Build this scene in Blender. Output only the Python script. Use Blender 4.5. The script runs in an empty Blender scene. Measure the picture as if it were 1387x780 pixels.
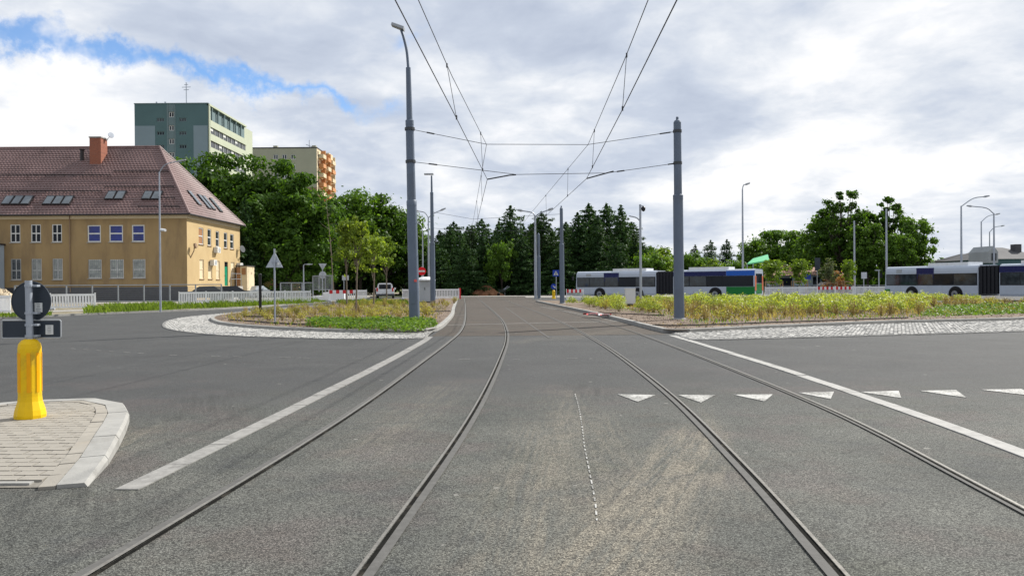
import bpy, bmesh, math, random
import numpy as np
from mathutils import Vector, Matrix
random.seed(4); RNG = np.random.default_rng(7)
R = math.radians
scene = bpy.context.scene
COL = scene.collection

# ---------------------------------------------------------------- camera
FPX, CAMH = 1050.0, 1.5
rho, pit = R(.4), math.atan(5/1050)
cF = Vector((0, math.cos(pit), -math.sin(pit)))
cR = Vector((math.cos(rho), 0, -math.sin(rho)))
cU = cR.cross(cF).normalized(); cR = cF.cross(cU).normalized()
cam = bpy.data.cameras.new('camera'); camo = bpy.data.objects.new('camera', cam); COL.objects.link(camo)
cam.sensor_width = 36; cam.lens = 36*FPX/1387; cam.clip_end = 4000; cam.clip_start = .05
m = Matrix((( cR.x, cU.x, -cF.x, 0), (cR.y, cU.y, -cF.y, 0), (cR.z, cU.z, -cF.z, CAMH), (0, 0, 0, 1)))
camo.matrix_world = m
scene.camera = camo

# ---------------------------------------------------------------- sun, sky, exposure
SUN_EL, SUN_AZ = R(41), R(41)          # azimuth measured from +X towards +Y
sdir = Vector((math.cos(SUN_EL)*math.cos(SUN_AZ), math.cos(SUN_EL)*math.sin(SUN_AZ), math.sin(SUN_EL)))
sl = bpy.data.lights.new('sun', 'SUN'); sl.energy = 5.0; sl.angle = R(.6); sl.color = (1, .96, .89)
so = bpy.data.objects.new('sun', sl); COL.objects.link(so)
so.rotation_euler = (-sdir).to_track_quat('-Z', 'Y').to_euler(); so.location = (60, 50, 80)
scene.view_settings.view_transform = 'Standard'; scene.view_settings.look = 'None'
scene.view_settings.exposure = 0.42; scene.view_settings.gamma = 1
SKY_STR = .085

def pray(x, y): return (cF + cR*((x-693.5)/FPX) - cU*((y-390)/FPX))
def G(x, y, z=0):                       # point on the level z seen at a photo pixel
    d = pray(x, y); t = (z-CAMH)/d.z
    return Vector((d.x*t, d.y*t, z))
def P(x, y, D):                         # point at depth D seen at a photo pixel
    d = pray(x, y); t = D/d.y
    return Vector((d.x*t, D, CAMH+d.z*t))

class NT:
    def __init__(s, tree): s.t = tree; s.t.nodes.clear()
    def n(s, typ, **kw):
        nd = s.t.nodes.new(typ)
        for k, v in kw.items():
            if k[0] == 'i' and k[1:].isdigit(): s.plug(nd.inputs[int(k[1:])], v)
            elif hasattr(nd, k) and k not in nd.inputs: setattr(nd, k, v)
            else: s.plug(nd.inputs[k.replace('_', ' ')], v)
        return nd
    def plug(s, inp, v):
        if isinstance(v, bpy.types.NodeSocket): s.t.links.new(v, inp)
        elif isinstance(v, bpy.types.Node): s.t.links.new(v.outputs[0], inp)
        else:
            if isinstance(v, (tuple, list)) and len(v) == 3 and inp.type == 'RGBA': v = (*v, 1)
            inp.default_value = v
    def math(s, op, a, b=0.0, c=0.0, clamp=False):
        nd = s.t.nodes.new('ShaderNodeMath'); nd.operation = op; nd.use_clamp = clamp
        s.plug(nd.inputs[0], a); s.plug(nd.inputs[1], b); s.plug(nd.inputs[2], c); return nd.outputs[0]
    def vmath(s, op, a, b=(0, 0, 0), out=0, scale=None):
        nd = s.t.nodes.new('ShaderNodeVectorMath'); nd.operation = op
        s.plug(nd.inputs[0], a); s.plug(nd.inputs[1], b)
        if scale is not None: s.plug(nd.inputs[3], scale)
        return nd.outputs['Value' if op in ('DOT_PRODUCT', 'LENGTH', 'DISTANCE') else 'Vector']
    def mix(s, f, a, b, blend='MIX'):
        nd = s.t.nodes.new('ShaderNodeMix'); nd.data_type = 'RGBA'; nd.blend_type = blend
        s.plug(nd.inputs[0], f); s.plug(nd.inputs[6], a); s.plug(nd.inputs[7], b); return nd.outputs[2]
    def noise(s, vec, scale, detail=3, rough=.5, dist=0.0, col=False):
        nd = s.t.nodes.new('ShaderNodeTexNoise')
        if vec is not None: s.plug(nd.inputs['Vector'], vec)
        nd.inputs['Scale'].default_value = scale; nd.inputs['Detail'].default_value = detail
        nd.inputs['Roughness'].default_value = rough; nd.inputs['Distortion'].default_value = dist
        return nd.outputs['Color' if col else 'Fac']
    def ramp(s, f, stops):
        nd = s.t.nodes.new('ShaderNodeValToRGB'); s.plug(nd.inputs[0], f)
        e = nd.color_ramp.elements
        while len(e) < len(stops): e.new(.5)
        for el, (p, c) in zip(e, stops):
            el.position = p; el.color = (c, c, c, 1) if not isinstance(c, (tuple, list)) else (*c, 1)
        return nd.outputs[0]
    def mr(s, v, a, b, c=0., d=1., smooth=True):
        nd = s.t.nodes.new('ShaderNodeMapRange'); nd.interpolation_type = 'SMOOTHSTEP' if smooth else 'LINEAR'
        for i, q in enumerate((v, a, b, c, d)): s.plug(nd.inputs[i], q)
        return nd.outputs[0]

w = bpy.data.worlds.new('World'); scene.world = w; w.use_nodes = True
t = NT(w.node_tree)
sky = t.n('ShaderNodeTexSky'); sky.sky_type = 'NISHITA'; sky.sun_disc = False
sky.sun_elevation = SUN_EL; sky.sun_rotation = R(90)-SUN_AZ; sky.air_density = 1.0; sky.dust_density = .6; sky.ozone_density = 2.0
tc = t.n('ShaderNodeTexCoord').outputs['Generated']
sep = t.n('ShaderNodeSeparateXYZ', i0=tc)
zz = t.math('ADD', t.math('MAXIMUM', sep.outputs[2], 0.0), .24)
pl = t.n('ShaderNodeCombineXYZ', i0=t.math('DIVIDE', sep.outputs[0], zz), i1=t.math('DIVIDE', sep.outputs[1], zz), i2=0.0).outputs[0]
plw = t.vmath('ADD', pl, t.vmath('SCALE', t.noise(pl, 1.3, 3, .55, col=True), scale=.45))
n1 = t.noise(plw, 1.15, 5, .5, .2)
n2 = t.noise(t.vmath('ADD', plw, (7.3, 2.1, 0)), 3.2, 7, .57, .1)
n3 = t.noise(t.vmath('ADD', pl, (1.3, 9.1, 4)), 9, 5, .6, .3)
cl = t.math('ADD', t.math('MULTIPLY', n1, .55), t.math('ADD', t.math('MULTIPLY', n2, .38), t.math('MULTIPLY', n3, .12)))
ccol = t.ramp(cl, [(.385, (.48, .54, .66)), (.465, (.575, .635, .745)), (.54, (.75, .79, .855)), (.625, (1.0, 1.0, 1.01))])
# the long narrow gap of blue between two cloud banks
da, db = pray(-140, 20).normalized(), pray(548, 150).normalized()
nrm = da.cross(db).normalized()
if nrm.z < 0: nrm = -nrm
tan_ = (db - da*da.dot(db)).normalized()
span = math.atan2(db.dot(tan_), db.dot(da))
e = t.vmath('DOT_PRODUCT', tc, tuple(nrm)); al = t.math('ARCTAN2', t.vmath('DOT_PRODUCT', tc, tuple(tan_)), t.vmath('DOT_PRODUCT', tc, tuple(da)))
wob = t.noise(tc, 5.5, 7, .6); wob2 = t.noise(t.vmath('ADD', tc, (3, 1, 5)), 15, 6, .62)
eo = t.math('ADD', e, t.math('ADD', t.math('MULTIPLY', t.math('SUBTRACT', wob, .5), .085), t.math('MULTIPLY', t.math('SUBTRACT', wob2, .5), .11)))
wid = t.math('MULTIPLY', t.mr(al, span*1.02, span*.1, .006, .017), 1.0)
gap = t.mr(t.math('SUBTRACT', wid, t.math('ABSOLUTE', eo)), -.010, .012)
gap = t.math('MULTIPLY', gap, t.mr(al, span*1.03, span*.93))
gap = t.math('MULTIPLY', gap, t.mr(al, -2.2, -1.2))
gap = t.math('MULTIPLY', gap, t.mr(t.noise(t.vmath('ADD', tc, (8, 2, 6)), 9., 5, .6), .36, .50, .3, 1.))
# a few thin breaks elsewhere
brk = t.math('MULTIPLY', t.mr(t.noise(t.vmath('ADD', plw, (4.4, 3.7, 2)), 1.1, 6, .6), .69, .76), .6)
gap = t.math('MULTIPLY', t.math('MAXIMUM', gap, brk), .88)
skyc = t.vmath('SCALE', sky.outputs[0], scale=SKY_STR*1.25)
skyb = t.mix(1.0, skyc, (.62, .92, 1.22), 'MULTIPLY')
fin = t.mix(gap, t.vmath('SCALE', ccol, scale=.79), skyb)
fin = t.mix(t.mr(sep.outputs[2], -.02, -.12), fin, (.12, .11, .1))
bg = t.n('ShaderNodeBackground', i0=fin, i1=1.0)
t.n('ShaderNodeOutputWorld', i0=bg.outputs[0])

# ---------------------------------------------------------------- materials
M = {}
def newmat(name):
    mt = bpy.data.materials.new(name); mt.use_nodes = True; M[name] = mt
    return mt, NT(mt.node_tree)
def finish(t, col, rough=.6, metal=0.0, bump=None, bstr=.3, bdist=.01, spec=.5, extra=None):
    kw = {'Base Color': col, 'Roughness': rough, 'Metallic': metal, 'Specular IOR Level': spec}
    b = t.t.nodes.new('ShaderNodeBsdfPrincipled')
    for k, v in kw.items(): t.plug(b.inputs[k], v)
    if bump is not None:
        bn = t.t.nodes.new('ShaderNodeBump'); bn.inputs['Strength'].default_value = bstr; bn.inputs['Distance'].default_value = bdist
        t.plug(bn.inputs['Height'], bump); t.plug(b.inputs['Normal'], bn.outputs[0])
    o = t.t.nodes.new('ShaderNodeOutputMaterial')
    sh = b.outputs[0] if extra is None else extra(b.outputs[0])
    t.t.links.new(sh, o.inputs[0]); return b
def plain(name, col, rough=.55, metal=0., var=.18, scale=3., grime=None, bstr=.0, bscale=40, spec=.28):
    mt, t = newmat(name)
    co = t.n('ShaderNodeTexCoord').outputs['Object']
    n = t.noise(co, scale, 5, .6)
    dark = tuple(c*(1-var) for c in col); light = tuple(min(1, c*(1+var)) for c in col)
    c = t.ramp(n, [(.3, dark), (.7, light)])
    if grime:
        g = t.mr(t.noise(t.vmath('ADD', co, (5, 3, 1)), scale*.6, 6, .65), .5, .72)
        c = t.mix(t.math('MULTIPLY', g, grime[1]), c, grime[0])
    bp = t.noise(co, bscale, 3, .6) if bstr else None
    finish(t, c, t.math('ADD', t.math('MULTIPLY', n, .2), rough-.1), metal, bp, bstr, .01, spec)
    return mt
plain('galv', (.34, .37, .42), .45, .35, .12, 2)
plain('pole_grey', (.115, .145, .195), .5, .1, .10, 1.4, ((.12, .13, .15), .35))
plain('steel_dark', (.055, .06, .065), .5, .3)
plain('sign_back', (.035, .045, .06), .42, .2, .08, 5)
plain('sign_back_light', (.42, .45, .5), .4, .3, .08, 5)
plain('yellow_plastic', (.76, .48, .002), .5, 0, .06, 6, ((.30, .20, .04), .55), .12, 60)
plain('amber', (.80, .36, .002), .3, 0, .06, 8)
plain('white_paint', (.58, .58, .555), .6, 0, .10, 9, ((.30, .29, .27), .6))
plain('paint_band', (.32, .315, .30), .8, 0, .16, 7, ((.16, .155, .145), .8), .3, 60)
plain('white_plastic', (.72, .73, .74), .45, 0, .05, 3, ((.5, .48, .44), .4))
plain('grey_plastic', (.36, .38, .40), .5, 0, .06, 3)
plain('red_plastic', (.55, .025, .03), .45, 0, .08, 3)
plain('sign_red', (.62, .012, .02), .35, 0, .04, 3)
plain('sign_blue', (.01, .045, .33), .35, 0, .04, 3)
plain('sticker', (.60, .62, .62), .5, 0, .05, 30)
plain('sticker_ink', (.25, .26, .27), .5, 0, .05, 30)
plain('bus_white', (.45, .50, .58), .28, 0, .03, .6, ((.34, .35, .36), .2))
plain('bus_navy', (.008, .012, .085), .28, 0, .05, 2)
plain('bus_blue', (.012, .10, .46), .3, 0, .05, 2)
plain('bus_green', (.006, .17, .03), .3, 0, .05, 2)
plain('bus_dark', (.012, .013, .018), .55, 0, .2, 4)
plain('glass_dark', (.008, .011, .016), .06, 0, .4, .9, None, 0, 40, .2)
plain('glass_mid', (.028, .036, .042), .08, 0, .85, 1.6, None, 0, 40, .5)  # strong mottling in the colour imitates reflections on the panes
plain('glass_curtain', (.34, .36, .33), .15, 0, .35, 2.2, ((.06, .08, .08), .8), 0, 40, .6)
plain('glass_blue', (.010, .022, .17), .12, 0, .4, 1.5, None, 0, 40, .5)
plain('skylight_glass', (.12, .14, .155), .12, 0, .35, 1.2, None, 0, 40, .6)
plain('tyre', (.012, .012, .012), .8, 0, .2, 10)
plain('rim', (.25, .26, .28), .4, .5)
plain('tail_red', (.5, .03, .02), .25)
plain('orange', (.62, .16, .07), .4)
plain('wood', (.28, .19, .11), .75, 0, .2, 4)
plain('bark', (.055, .045, .035), .9, 0, .4, 7, None, .5, 12)
plain('bark_light', (.16, .13, .10), .9, 0, .3, 9)
plain('wire', (.045, .05, .06), .5, .3)
plain('window_white', (.62, .62, .60), .5, 0, .05, 2)
plain('kerb_stone', (.29, .285, .268), .85, 0, .14, 5, ((.17, .16, .14), .5), .25, 45)
plain('kerb_grey', (.17, .185, .20), .85, 0, .16, 3, ((.10, .10, .09), .5), .25, 45)
plain('band_stone', (.235, .23, .218), .85, 0, .22, 9, ((.10, .097, .09), .8), .35, 60)
plain('paver', (.28, .26, .225), .85, 0, .12, 5, ((.30, .26, .21), .45), .25, 70)
def wornpaint():
    mt, t = newmat('worn_paint'); co = t.n('ShaderNodeTexCoord').outputs['Object']; ob = t.n('ShaderNodeNewGeometry').outputs['Position']
    a = t.noise(ob, 38, 4, .7); b = t.noise(ob, 3.2, 5, .6)
    f = t.mr(t.math('ADD', a, t.math('MULTIPLY', t.math('SUBTRACT', b, .5), .7)), .42, .60)
    c = t.ramp(t.noise(ob, 6, 4, .6), [(.3, (.33, .33, .31)), (.7, (.46, .455, .435))])
    finish(t, t.mix(f, c, (.12, .118, .108)), .75, 0, a, .3, .005)
wornpaint()
plain('paver_joint', (.20, .185, .16), .95, 0, .2, 20)
plain('rail_steel', (.19, .18, .16), .45, .3, .25, 30, ((.14, .12, .10), .5))
plain('groove', (.010, .010, .009), .95, 0, .4, 7, ((.07, .062, .05), .75), spec=.05)
plain('filler', (.098, .096, .091), .85, 0, .2, 12, ((.07, .068, .064), .6), .25, 60)
plain('concrete', (.36, .35, .33), .85, 0, .12, 2, ((.22, .21, .19), .5))
plain('drip_pipe', (.012, .012, .012), .7)
plain('black_paint', (.012, .013, .014), .5)
plain('tower_dark', (.085, .148, .155), .85, 0, .08, .2)
plain('tower_mid', (.14, .195, .205), .85, 0, .06, .2)
plain('tower_panel', (.20, .262, .295), .85, 0, .06, .2)
plain('tower_green', (.43, .46, .35), .85, 0, .06, .2)
plain('beige_wall', (.36, .355, .27), .85, 0, .07, .2)
plain('beige_brown', (.25, .17, .11), .85, 0, .07, .2)
plain('balcony_orange', (.52, .25, .11), .8, 0, .1, .3)
plain('cream_wall', (.60, .50, .34), .85, 0, .08, .3)
plain('pale_blue_wall', (.36, .42, .48), .85, 0, .08, .6)
plain('small_yellow_wall', (.42, .34, .13), .85, 0, .1, .6)
plain('garage_brown', (.085, .03, .016), .7, 0, .1, .6)
plain('door_green', (.0, .19, .10), .5, 0, .1, 1)
plain('brown_metal', (.30, .15, .07), .6, 0, .1, 1)
plain('ac_white', (.62, .61, .57), .5, 0, .06, 1)
plain('lead', (.06, .06, .065), .6, .2)
plain('gutter', (.035, .03, .032), .5, .2)
plain('tent_green', (.10, .42, .20), .6, 0, .12, .5, ((.35, .6, .42), .6))
plain('far_roof_dark', (.075, .075, .08), .85, 0, .15, .6)
plain('far_roof_red', (.30, .17, .13), .85, 0, .2, .6)
plain('house_teal', (.06, .12, .13), .85, 0, .1, .6)
plain('house_grey', (.26, .28, .29), .85, 0, .1, .6)
plain('toilet_grey', (.40, .43, .46), .5, 0, .06, 1, ((.26, .28, .3), .3))
plain('van_white', (.66, .67, .69), .3, 0, .03, 1)
plain('car_silver', (.27, .30, .33), .3, .4, .05, 1)
plain('car_dark', (.02, .024, .03), .3, .1, .1, 1)
plain('rubbish', (.015, .018, .026), .4, 0, .5, 3)
plain('hi_vis', (.35, .55, .05), .7, 0, .2, 5)
plain('trousers', (.03, .035, .05), .8)
plain('skin', (.45, .27, .19), .6)
plain('tape_red', (.62, .10, .09), .6, 0, .3, 6)
plain('fence_metal', (.26, .28, .30), .5, .35, .1, 2)
plain('blue_metal', (.02, .03, .055), .6)
plain('cabinet', (.60, .61, .62), .5, 0, .05, 2, ((.4, .4, .4), .3))
plain('sand', (.42, .35, .25), .95, 0, .2, 4, None, .4, 20)

# asphalt: coarse aggregate, stains, dusty tyre tracks
def band(t, co, a, b, wd, soft):
    a, b = Vector(a[:2]).to_3d(), Vector(b[:2]).to_3d(); d = (b-a); L = d.length; d.normalize()
    rel = t.vmath('SUBTRACT', co, tuple(a))
    al = t.vmath('DOT_PRODUCT', rel, tuple(d)); ac = t.math('ABSOLUTE', t.vmath('DOT_PRODUCT', rel, (-d.y, d.x, 0)))
    k = t.mr(ac, wd+soft, max(0, wd-soft))
    sv = t.n('ShaderNodeCombineXYZ', i0=t.math('MULTIPLY', t.vmath('DOT_PRODUCT', rel, (-d.y, d.x, 0)), 16.), i1=t.math('MULTIPLY', al, .9), i2=a.x*7.).outputs[0]
    k = t.math('MULTIPLY', k, t.mr(t.noise(sv, 1., 5, .7), .36, .62))
    k = t.math('MULTIPLY', k, t.mr(al, -.4, .8)); return t.math('MULTIPLY', k, t.mr(al, L+.5, L-.8))
def band0(t, co, a, b):
    a, b = Vector(a).to_3d(), Vector(b).to_3d(); d = (b-a).normalized()
    return t.math('ABSOLUTE', t.vmath('DOT_PRODUCT', t.vmath('SUBTRACT', co, tuple(a)), (-d.y, d.x, 0)))
def asphalt(name, lo, hi, agg, brown):
    mt, t = newmat(name)
    co = t.n('ShaderNodeTexCoord').outputs['Object']
    v = t.n('ShaderNodeTexVoronoi', Scale=115.0, Vector=co); v.feature = 'F1'
    sp = t.n('ShaderNodeSeparateColor', i0=v.outputs['Color']).outputs[0]
    edge = t.mr(v.outputs['Distance'], .62, .25)
    n0 = t.noise(co, 160, 3, .7)
    nb = t.noise(co, .6, 8, .66, .4); nc = t.noise(t.vmath('ADD', co, (9, 4, 2)), 1.7, 6, .62, .3); nd_ = t.noise(co, 9, 4, .6)
    base = t.ramp(nb, [(.3, lo), (.52, tuple((a+b)/2 for a, b in zip(lo, hi))), (.72, hi)])
    base = t.mix(t.math('MULTIPLY', t.mr(nc, .52, .7), brown), base, (.100, .078, .062))
    base = t.mix(t.math('MULTIPLY', t.mr(t.noise(t.vmath('ADD', co, (2, 8, 5)), .9, 5, .6), .55, .7), .45), base, (.082, .086, .064))
    base = t.mix(t.math('MULTIPLY', t.mr(nc, .45, .3), .5), base, (.052, .055, .056))
    base = t.mix(t.math('MULTIPLY', t.mr(nd_, .55, .75), .25), base, (.118, .116, .10))
    if name == 'asphalt':
        # newer, darker and smoother surfacing on the roundabout; the older coarse one lies before it
        sx_ = t.n('ShaderNodeSeparateXYZ', i0=co)
        edge_y = t.math('ADD', sx_.outputs[1], t.math('ADD', t.math('MULTIPLY', t.math('SUBTRACT', nb, .5), 7.), t.math('MULTIPLY', t.mr(sx_.outputs[0], -2.6, -5.), 1.5)))
        zone = t.mr(edge_y, 7.5, 13.)
        base = t.mix(t.math('MULTIPLY', zone, .75), base, t.vmath('SCALE', (.055, .0565, .060), scale=t.math('ADD', .78, t.math('MULTIPLY', nb, .45))))
        pk = t.math('MULTIPLY', t.mr(t.noise(t.vmath('ADD', co, (3, 6, 1)), .8, 4, .6), .5, .66), t.mr(sx_.outputs[1], 16., 9.))
        base = t.mix(t.math('MULTIPLY', pk, .35), base, (.118, .092, .088))
        agg = t.math('MULTIPLY', agg, t.mr(zone, 0., 1., 1., .35))
    # near the stop line the surface is dusty; streaks run across it
    dn = t.mr(t.noise(co, 2.2, 6, .7), .25, .6)
    for a, b, wd, soft, amt in (((-.22, 2.4), (1.95, 8.0), .26, .10, 1.0), ((-.22, 2.4), (1.95, 8.0), .30, .2, .55), ((.30, 2.6), (1.75, 6.6), .12, .1, .6), ((.0, 3.2), (.75, 10.5), .10, .10, .6), ((-.12, 3.4), (.35, 8.5), .30, .25, .5), ((-1.45, 6.5), (-.85, 12), .35, .3, .35), ((.62, 2.6), (.9, 9), .3, .2, .4),
                           ((.55, 3.6), (.75, 11.5), .30, .25, .30), ((1.5, 5.0), (2.3, 9.4), .12, .1, .45), ((-3.6, 6.2), (-3.9, 8.6), .28, .25, .5),
                           ((2.5, 24), (-.2, 19.5), .35, .3, .35), ((4.0, 26), (1.2, 20.5), .3, .3, .35)):
        base = t.mix(t.math('MULTIPLY', t.math('MULTIPLY', band(t, co, a, b, wd, soft), dn), amt), base, (.195, .175, .138))
    for a, b, wd in (((-3.9, 21.5), (-9.5, 8.0), .22), ((-5.6, 21.5), (-11.5, 9.0), .22), ((-7, 17), (-16, 13.5), .25), ((6, 19), (17, 15), .3), ((-6, 13.2), (-17, 10.5), .2)):
        base = t.mix(t.math('MULTIPLY', t.math('MULTIPLY', band(t, co, a, b, wd, .18), t.mr(nc, .35, .6)), .38), base, (.036, .036, .037))
    # lugged tyre print in the dust
    a_, b_ = Vector((1.15, 5.6, 0)), Vector((2.05, 8.3, 0)); d_ = (b_-a_).normalized(); al_ = t.vmath('DOT_PRODUCT', co, tuple(d_))
    wv = t.mr(t.math('SINE', t.math('MULTIPLY', t.math('ADD', al_, t.math('MULTIPLY', t.vmath('DOT_PRODUCT', co, (-d_.y, d_.x, 0)), .6)), 62.)), -.2, .5)
    base = t.mix(t.math('MULTIPLY', t.math('MULTIPLY', band(t, co, a_, b_, .11, .05), wv), .5), base, (.20, .172, .132))
    # sealed seams
    for a, b in (((4.9, 9.), (22., 10.5)), ((-3.4, 15.), (-30., 17.5)), ((-2.2, 12.6), (4.2, 12.9)), ((6.5, 19.), (30., 22.))):
        base = t.mix(t.math('MULTIPLY', t.mr(t.math('ADD', band0(t, t.vmath('ADD', co, t.vmath('SCALE', t.vmath('SUBTRACT', t.noise(co, 1.5, 4, .6, col=True), (.5, .5, .5)), scale=.12)), a, b), 0.), .012, .004), t.mr(nc, .4, .5, .1, .6)), base, (.025, .025, .025))
    # oily dark patches
    for a, b, wd in (((-3.3, 8.2), (-4.6, 11.5), .55), ((-2.6, 4.2), (-3.6, 6.2), .6), ((.9, 9.5), (1.2, 12), .4)):
        base = t.mix(t.math('MULTIPLY', t.math('MULTIPLY', band(t, co, a, b, wd, .45), t.mr(nc, .35, .55)), .6), base, (.038, .039, .036))
    spk = t.math('ADD', t.math('MULTIPLY', t.math('SUBTRACT', sp, .42), agg), 1.0)
    base = t.vmath('SCALE', base, scale=spk)
    base = t.vmath('SCALE', base, scale=t.math('ADD', .55, t.math('MULTIPLY', edge, .55)))
    chip = t.math('GREATER_THAN', t.noise(t.vmath('MULTIPLY', co, (1, 1, 1)), 5.5, 1, .5), .785)
    base = t.mix(t.math('MULTIPLY', chip, .55), base, (.28, .27, .25))
    bp = t.math('ADD', t.math('MULTIPLY', v.outputs['Distance'], -1.), n0)
    finish(t, base, .88, 0, bp, .55, .008, .35)
asphalt('asphalt', (.060, .064, .058), (.128, .129, .114), 1.8, .3)
asphalt('asphalt_track', (.056, .045, .036), (.086, .069, .053), .5, .7)
def soilmat(name, a, b, c):
    mt, t = newmat(name); co = t.n('ShaderNodeTexCoord').outputs['Object']
    n = t.noise(co, 1.3, 7, .65); n2 = t.noise(co, 22, 4, .7)
    col = t.ramp(n, [(.33, a), (.5, b), (.68, c)])
    col = t.vmath('SCALE', col, scale=t.math('ADD', .45, t.math('MULTIPLY', n2, 1.1)))
    finish(t, col, .95, 0, n2, .9, .03, .2)
soilmat('soil', (.10, .074, .055), (.165, .125, .095), (.235, .185, .145))
soilmat('verge_soil', (.10, .10, .05), (.22, .19, .13), (.34, .31, .26))
soilmat('dirt', (.10, .048, .026), (.20, .095, .05), (.32, .17, .095))
soilmat('ground_green', (.035, .055, .018), (.06, .075, .028), (.12, .10, .055))
soilmat('paving', (.24, .23, .21), (.31, .295, .27), (.37, .35, .31))
def sett():
    mt, t = newmat('sett'); co = t.n('ShaderNodeTexCoord').outputs['Object']
    g = t.n('ShaderNodeNewGeometry').outputs['Random Per Island']
    col = t.ramp(g, [(0, (.30, .295, .28)), (.5, (.38, .372, .352)), (1, (.47, .46, .435))])
    n = t.noise(co, 30, 4, .6); col = t.vmath('SCALE', col, scale=t.math('ADD', .7, t.math('MULTIPLY', n, .6)))
    finish(t, col, .85, 0, n, .5, .01)
sett()
plain('sett_joint', (.20, .195, .18), .95, 0, .3, 6)
def leafmat(name, lo, hi, trans=.35, rough=.5, dist=.25):
    mt, t = newmat(name)
    ge = t.n('ShaderNodeNewGeometry'); co = t.n('ShaderNodeTexCoord').outputs['Object']
    oi = t.n('ShaderNodeObjectInfo').outputs['Random']
    n = t.noise(co, .55, 4, .6)
    f = t.math('ADD', t.math('MULTIPLY', ge.outputs['Random Per Island'], .6), t.math('MULTIPLY', n, .55))
    col = t.ramp(f, [(.15, lo), (.9, hi)])
    col = t.vmath('SCALE', col, scale=t.math('ADD', .82, t.math('MULTIPLY', oi, .36)))
    def ex(sh):
        tr = t.n('ShaderNodeBsdfTranslucent', Color=t.mix(1., col, (1.5, 1.5, .5), 'MULTIPLY'))
        return t.n('ShaderNodeMixShader', i0=trans, i1=sh, i2=tr.outputs[0]).outputs[0]
    finish(t, col, rough, 0, None, spec=.12, extra=ex)
leafmat('leaf_dark', (.024, .062, .010), (.088, .172, .026), .42)
leafmat('leaf_mid', (.040, .092, .013), (.118, .212, .034), .42)
leafmat('leaf_light', (.070, .125, .016), (.175, .255, .045), .45)
leafmat('leaf_young', (.095, .155, .02), (.23, .30, .055), .45)
leafmat('leaf_grey', (.09, .12, .06), (.17, .20, .11), .35)
leafmat('needle', (.016, .042, .016), (.054, .108, .034), .25, .6)
leafmat('shrub_lime', (.16, .22, .035), (.43, .47, .13), .4)
leafmat('shrub_yellow', (.21, .205, .045), (.40, .37, .11), .4)
leafmat('shrub_dry', (.25, .19, .08), (.43, .35, .16), .3)
leafmat('cover_green', (.055, .12, .015), (.16, .26, .04), .4)
leafmat('grass', (.05, .10, .012), (.17, .24, .045), .4)
leafmat('leaf_rust', (.20, .10, .05), (.36, .21, .13), .3)

def wallmat():
    mt, t = newmat('ochre_wall_shaded'); co = t.n('ShaderNodeTexCoord').outputs['Object']  # same paint as the gable, darkened to imitate shade; streaks are stains
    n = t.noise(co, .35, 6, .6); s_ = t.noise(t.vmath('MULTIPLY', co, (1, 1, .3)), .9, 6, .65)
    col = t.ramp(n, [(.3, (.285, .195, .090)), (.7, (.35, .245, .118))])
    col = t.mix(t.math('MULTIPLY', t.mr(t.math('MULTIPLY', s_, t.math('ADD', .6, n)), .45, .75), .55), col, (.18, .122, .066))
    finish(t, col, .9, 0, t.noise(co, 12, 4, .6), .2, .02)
    mt, t = newmat('ochre_gable_lit'); co = t.n('ShaderNodeTexCoord').outputs['Object']  # the front's paint again, sunlight put into a lighter tone
    n = t.noise(co, .5, 6, .6)
    col = t.ramp(n, [(.3, (.42, .30, .145)), (.7, (.49, .365, .185))])
    finish(t, col, .9, 0, t.noise(co, 12, 4, .6), .2, .02)
wallmat()
def roofmat():
    mt, t = newmat('roof_tile'); co = t.n('ShaderNodeTexCoord').outputs['Object']
    n = t.noise(co, .4, 6, .6)
    col = t.ramp(n, [(.3, (.125, .075, .070)), (.55, (.165, .100, .094)), (.75, (.20, .128, .12))])
    st = t.mr(t.noise(t.vmath('MULTIPLY', co, (.5, .5, .12)), 1.0, 5, .6), .56, .72)
    col = t.mix(t.math('MULTIPLY', st, .6), col, (.075, .04, .036))
    finish(t, col, .55, 0, t.noise(co, 9, 3, .6), .15, .02, .5)
    mt, t = newmat('brick_chimney'); co = t.n('ShaderNodeTexCoord').outputs['Object']
    br = t.n('ShaderNodeTexBrick', Scale=4.0, Vector=t.n('ShaderNodeMapping', Vector=co, Rotation=(R(90), 0, 0)).outputs[0])
    br.inputs['Color1'].default_value = (.27, .085, .045, 1); br.inputs['Color2'].default_value = (.20, .06, .035, 1); br.inputs['Mortar'].default_value = (.33, .2, .14, 1)
    br.inputs['Mortar Size'].default_value = .012
    finish(t, br.outputs['Color'], .85)
roofmat()

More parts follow.
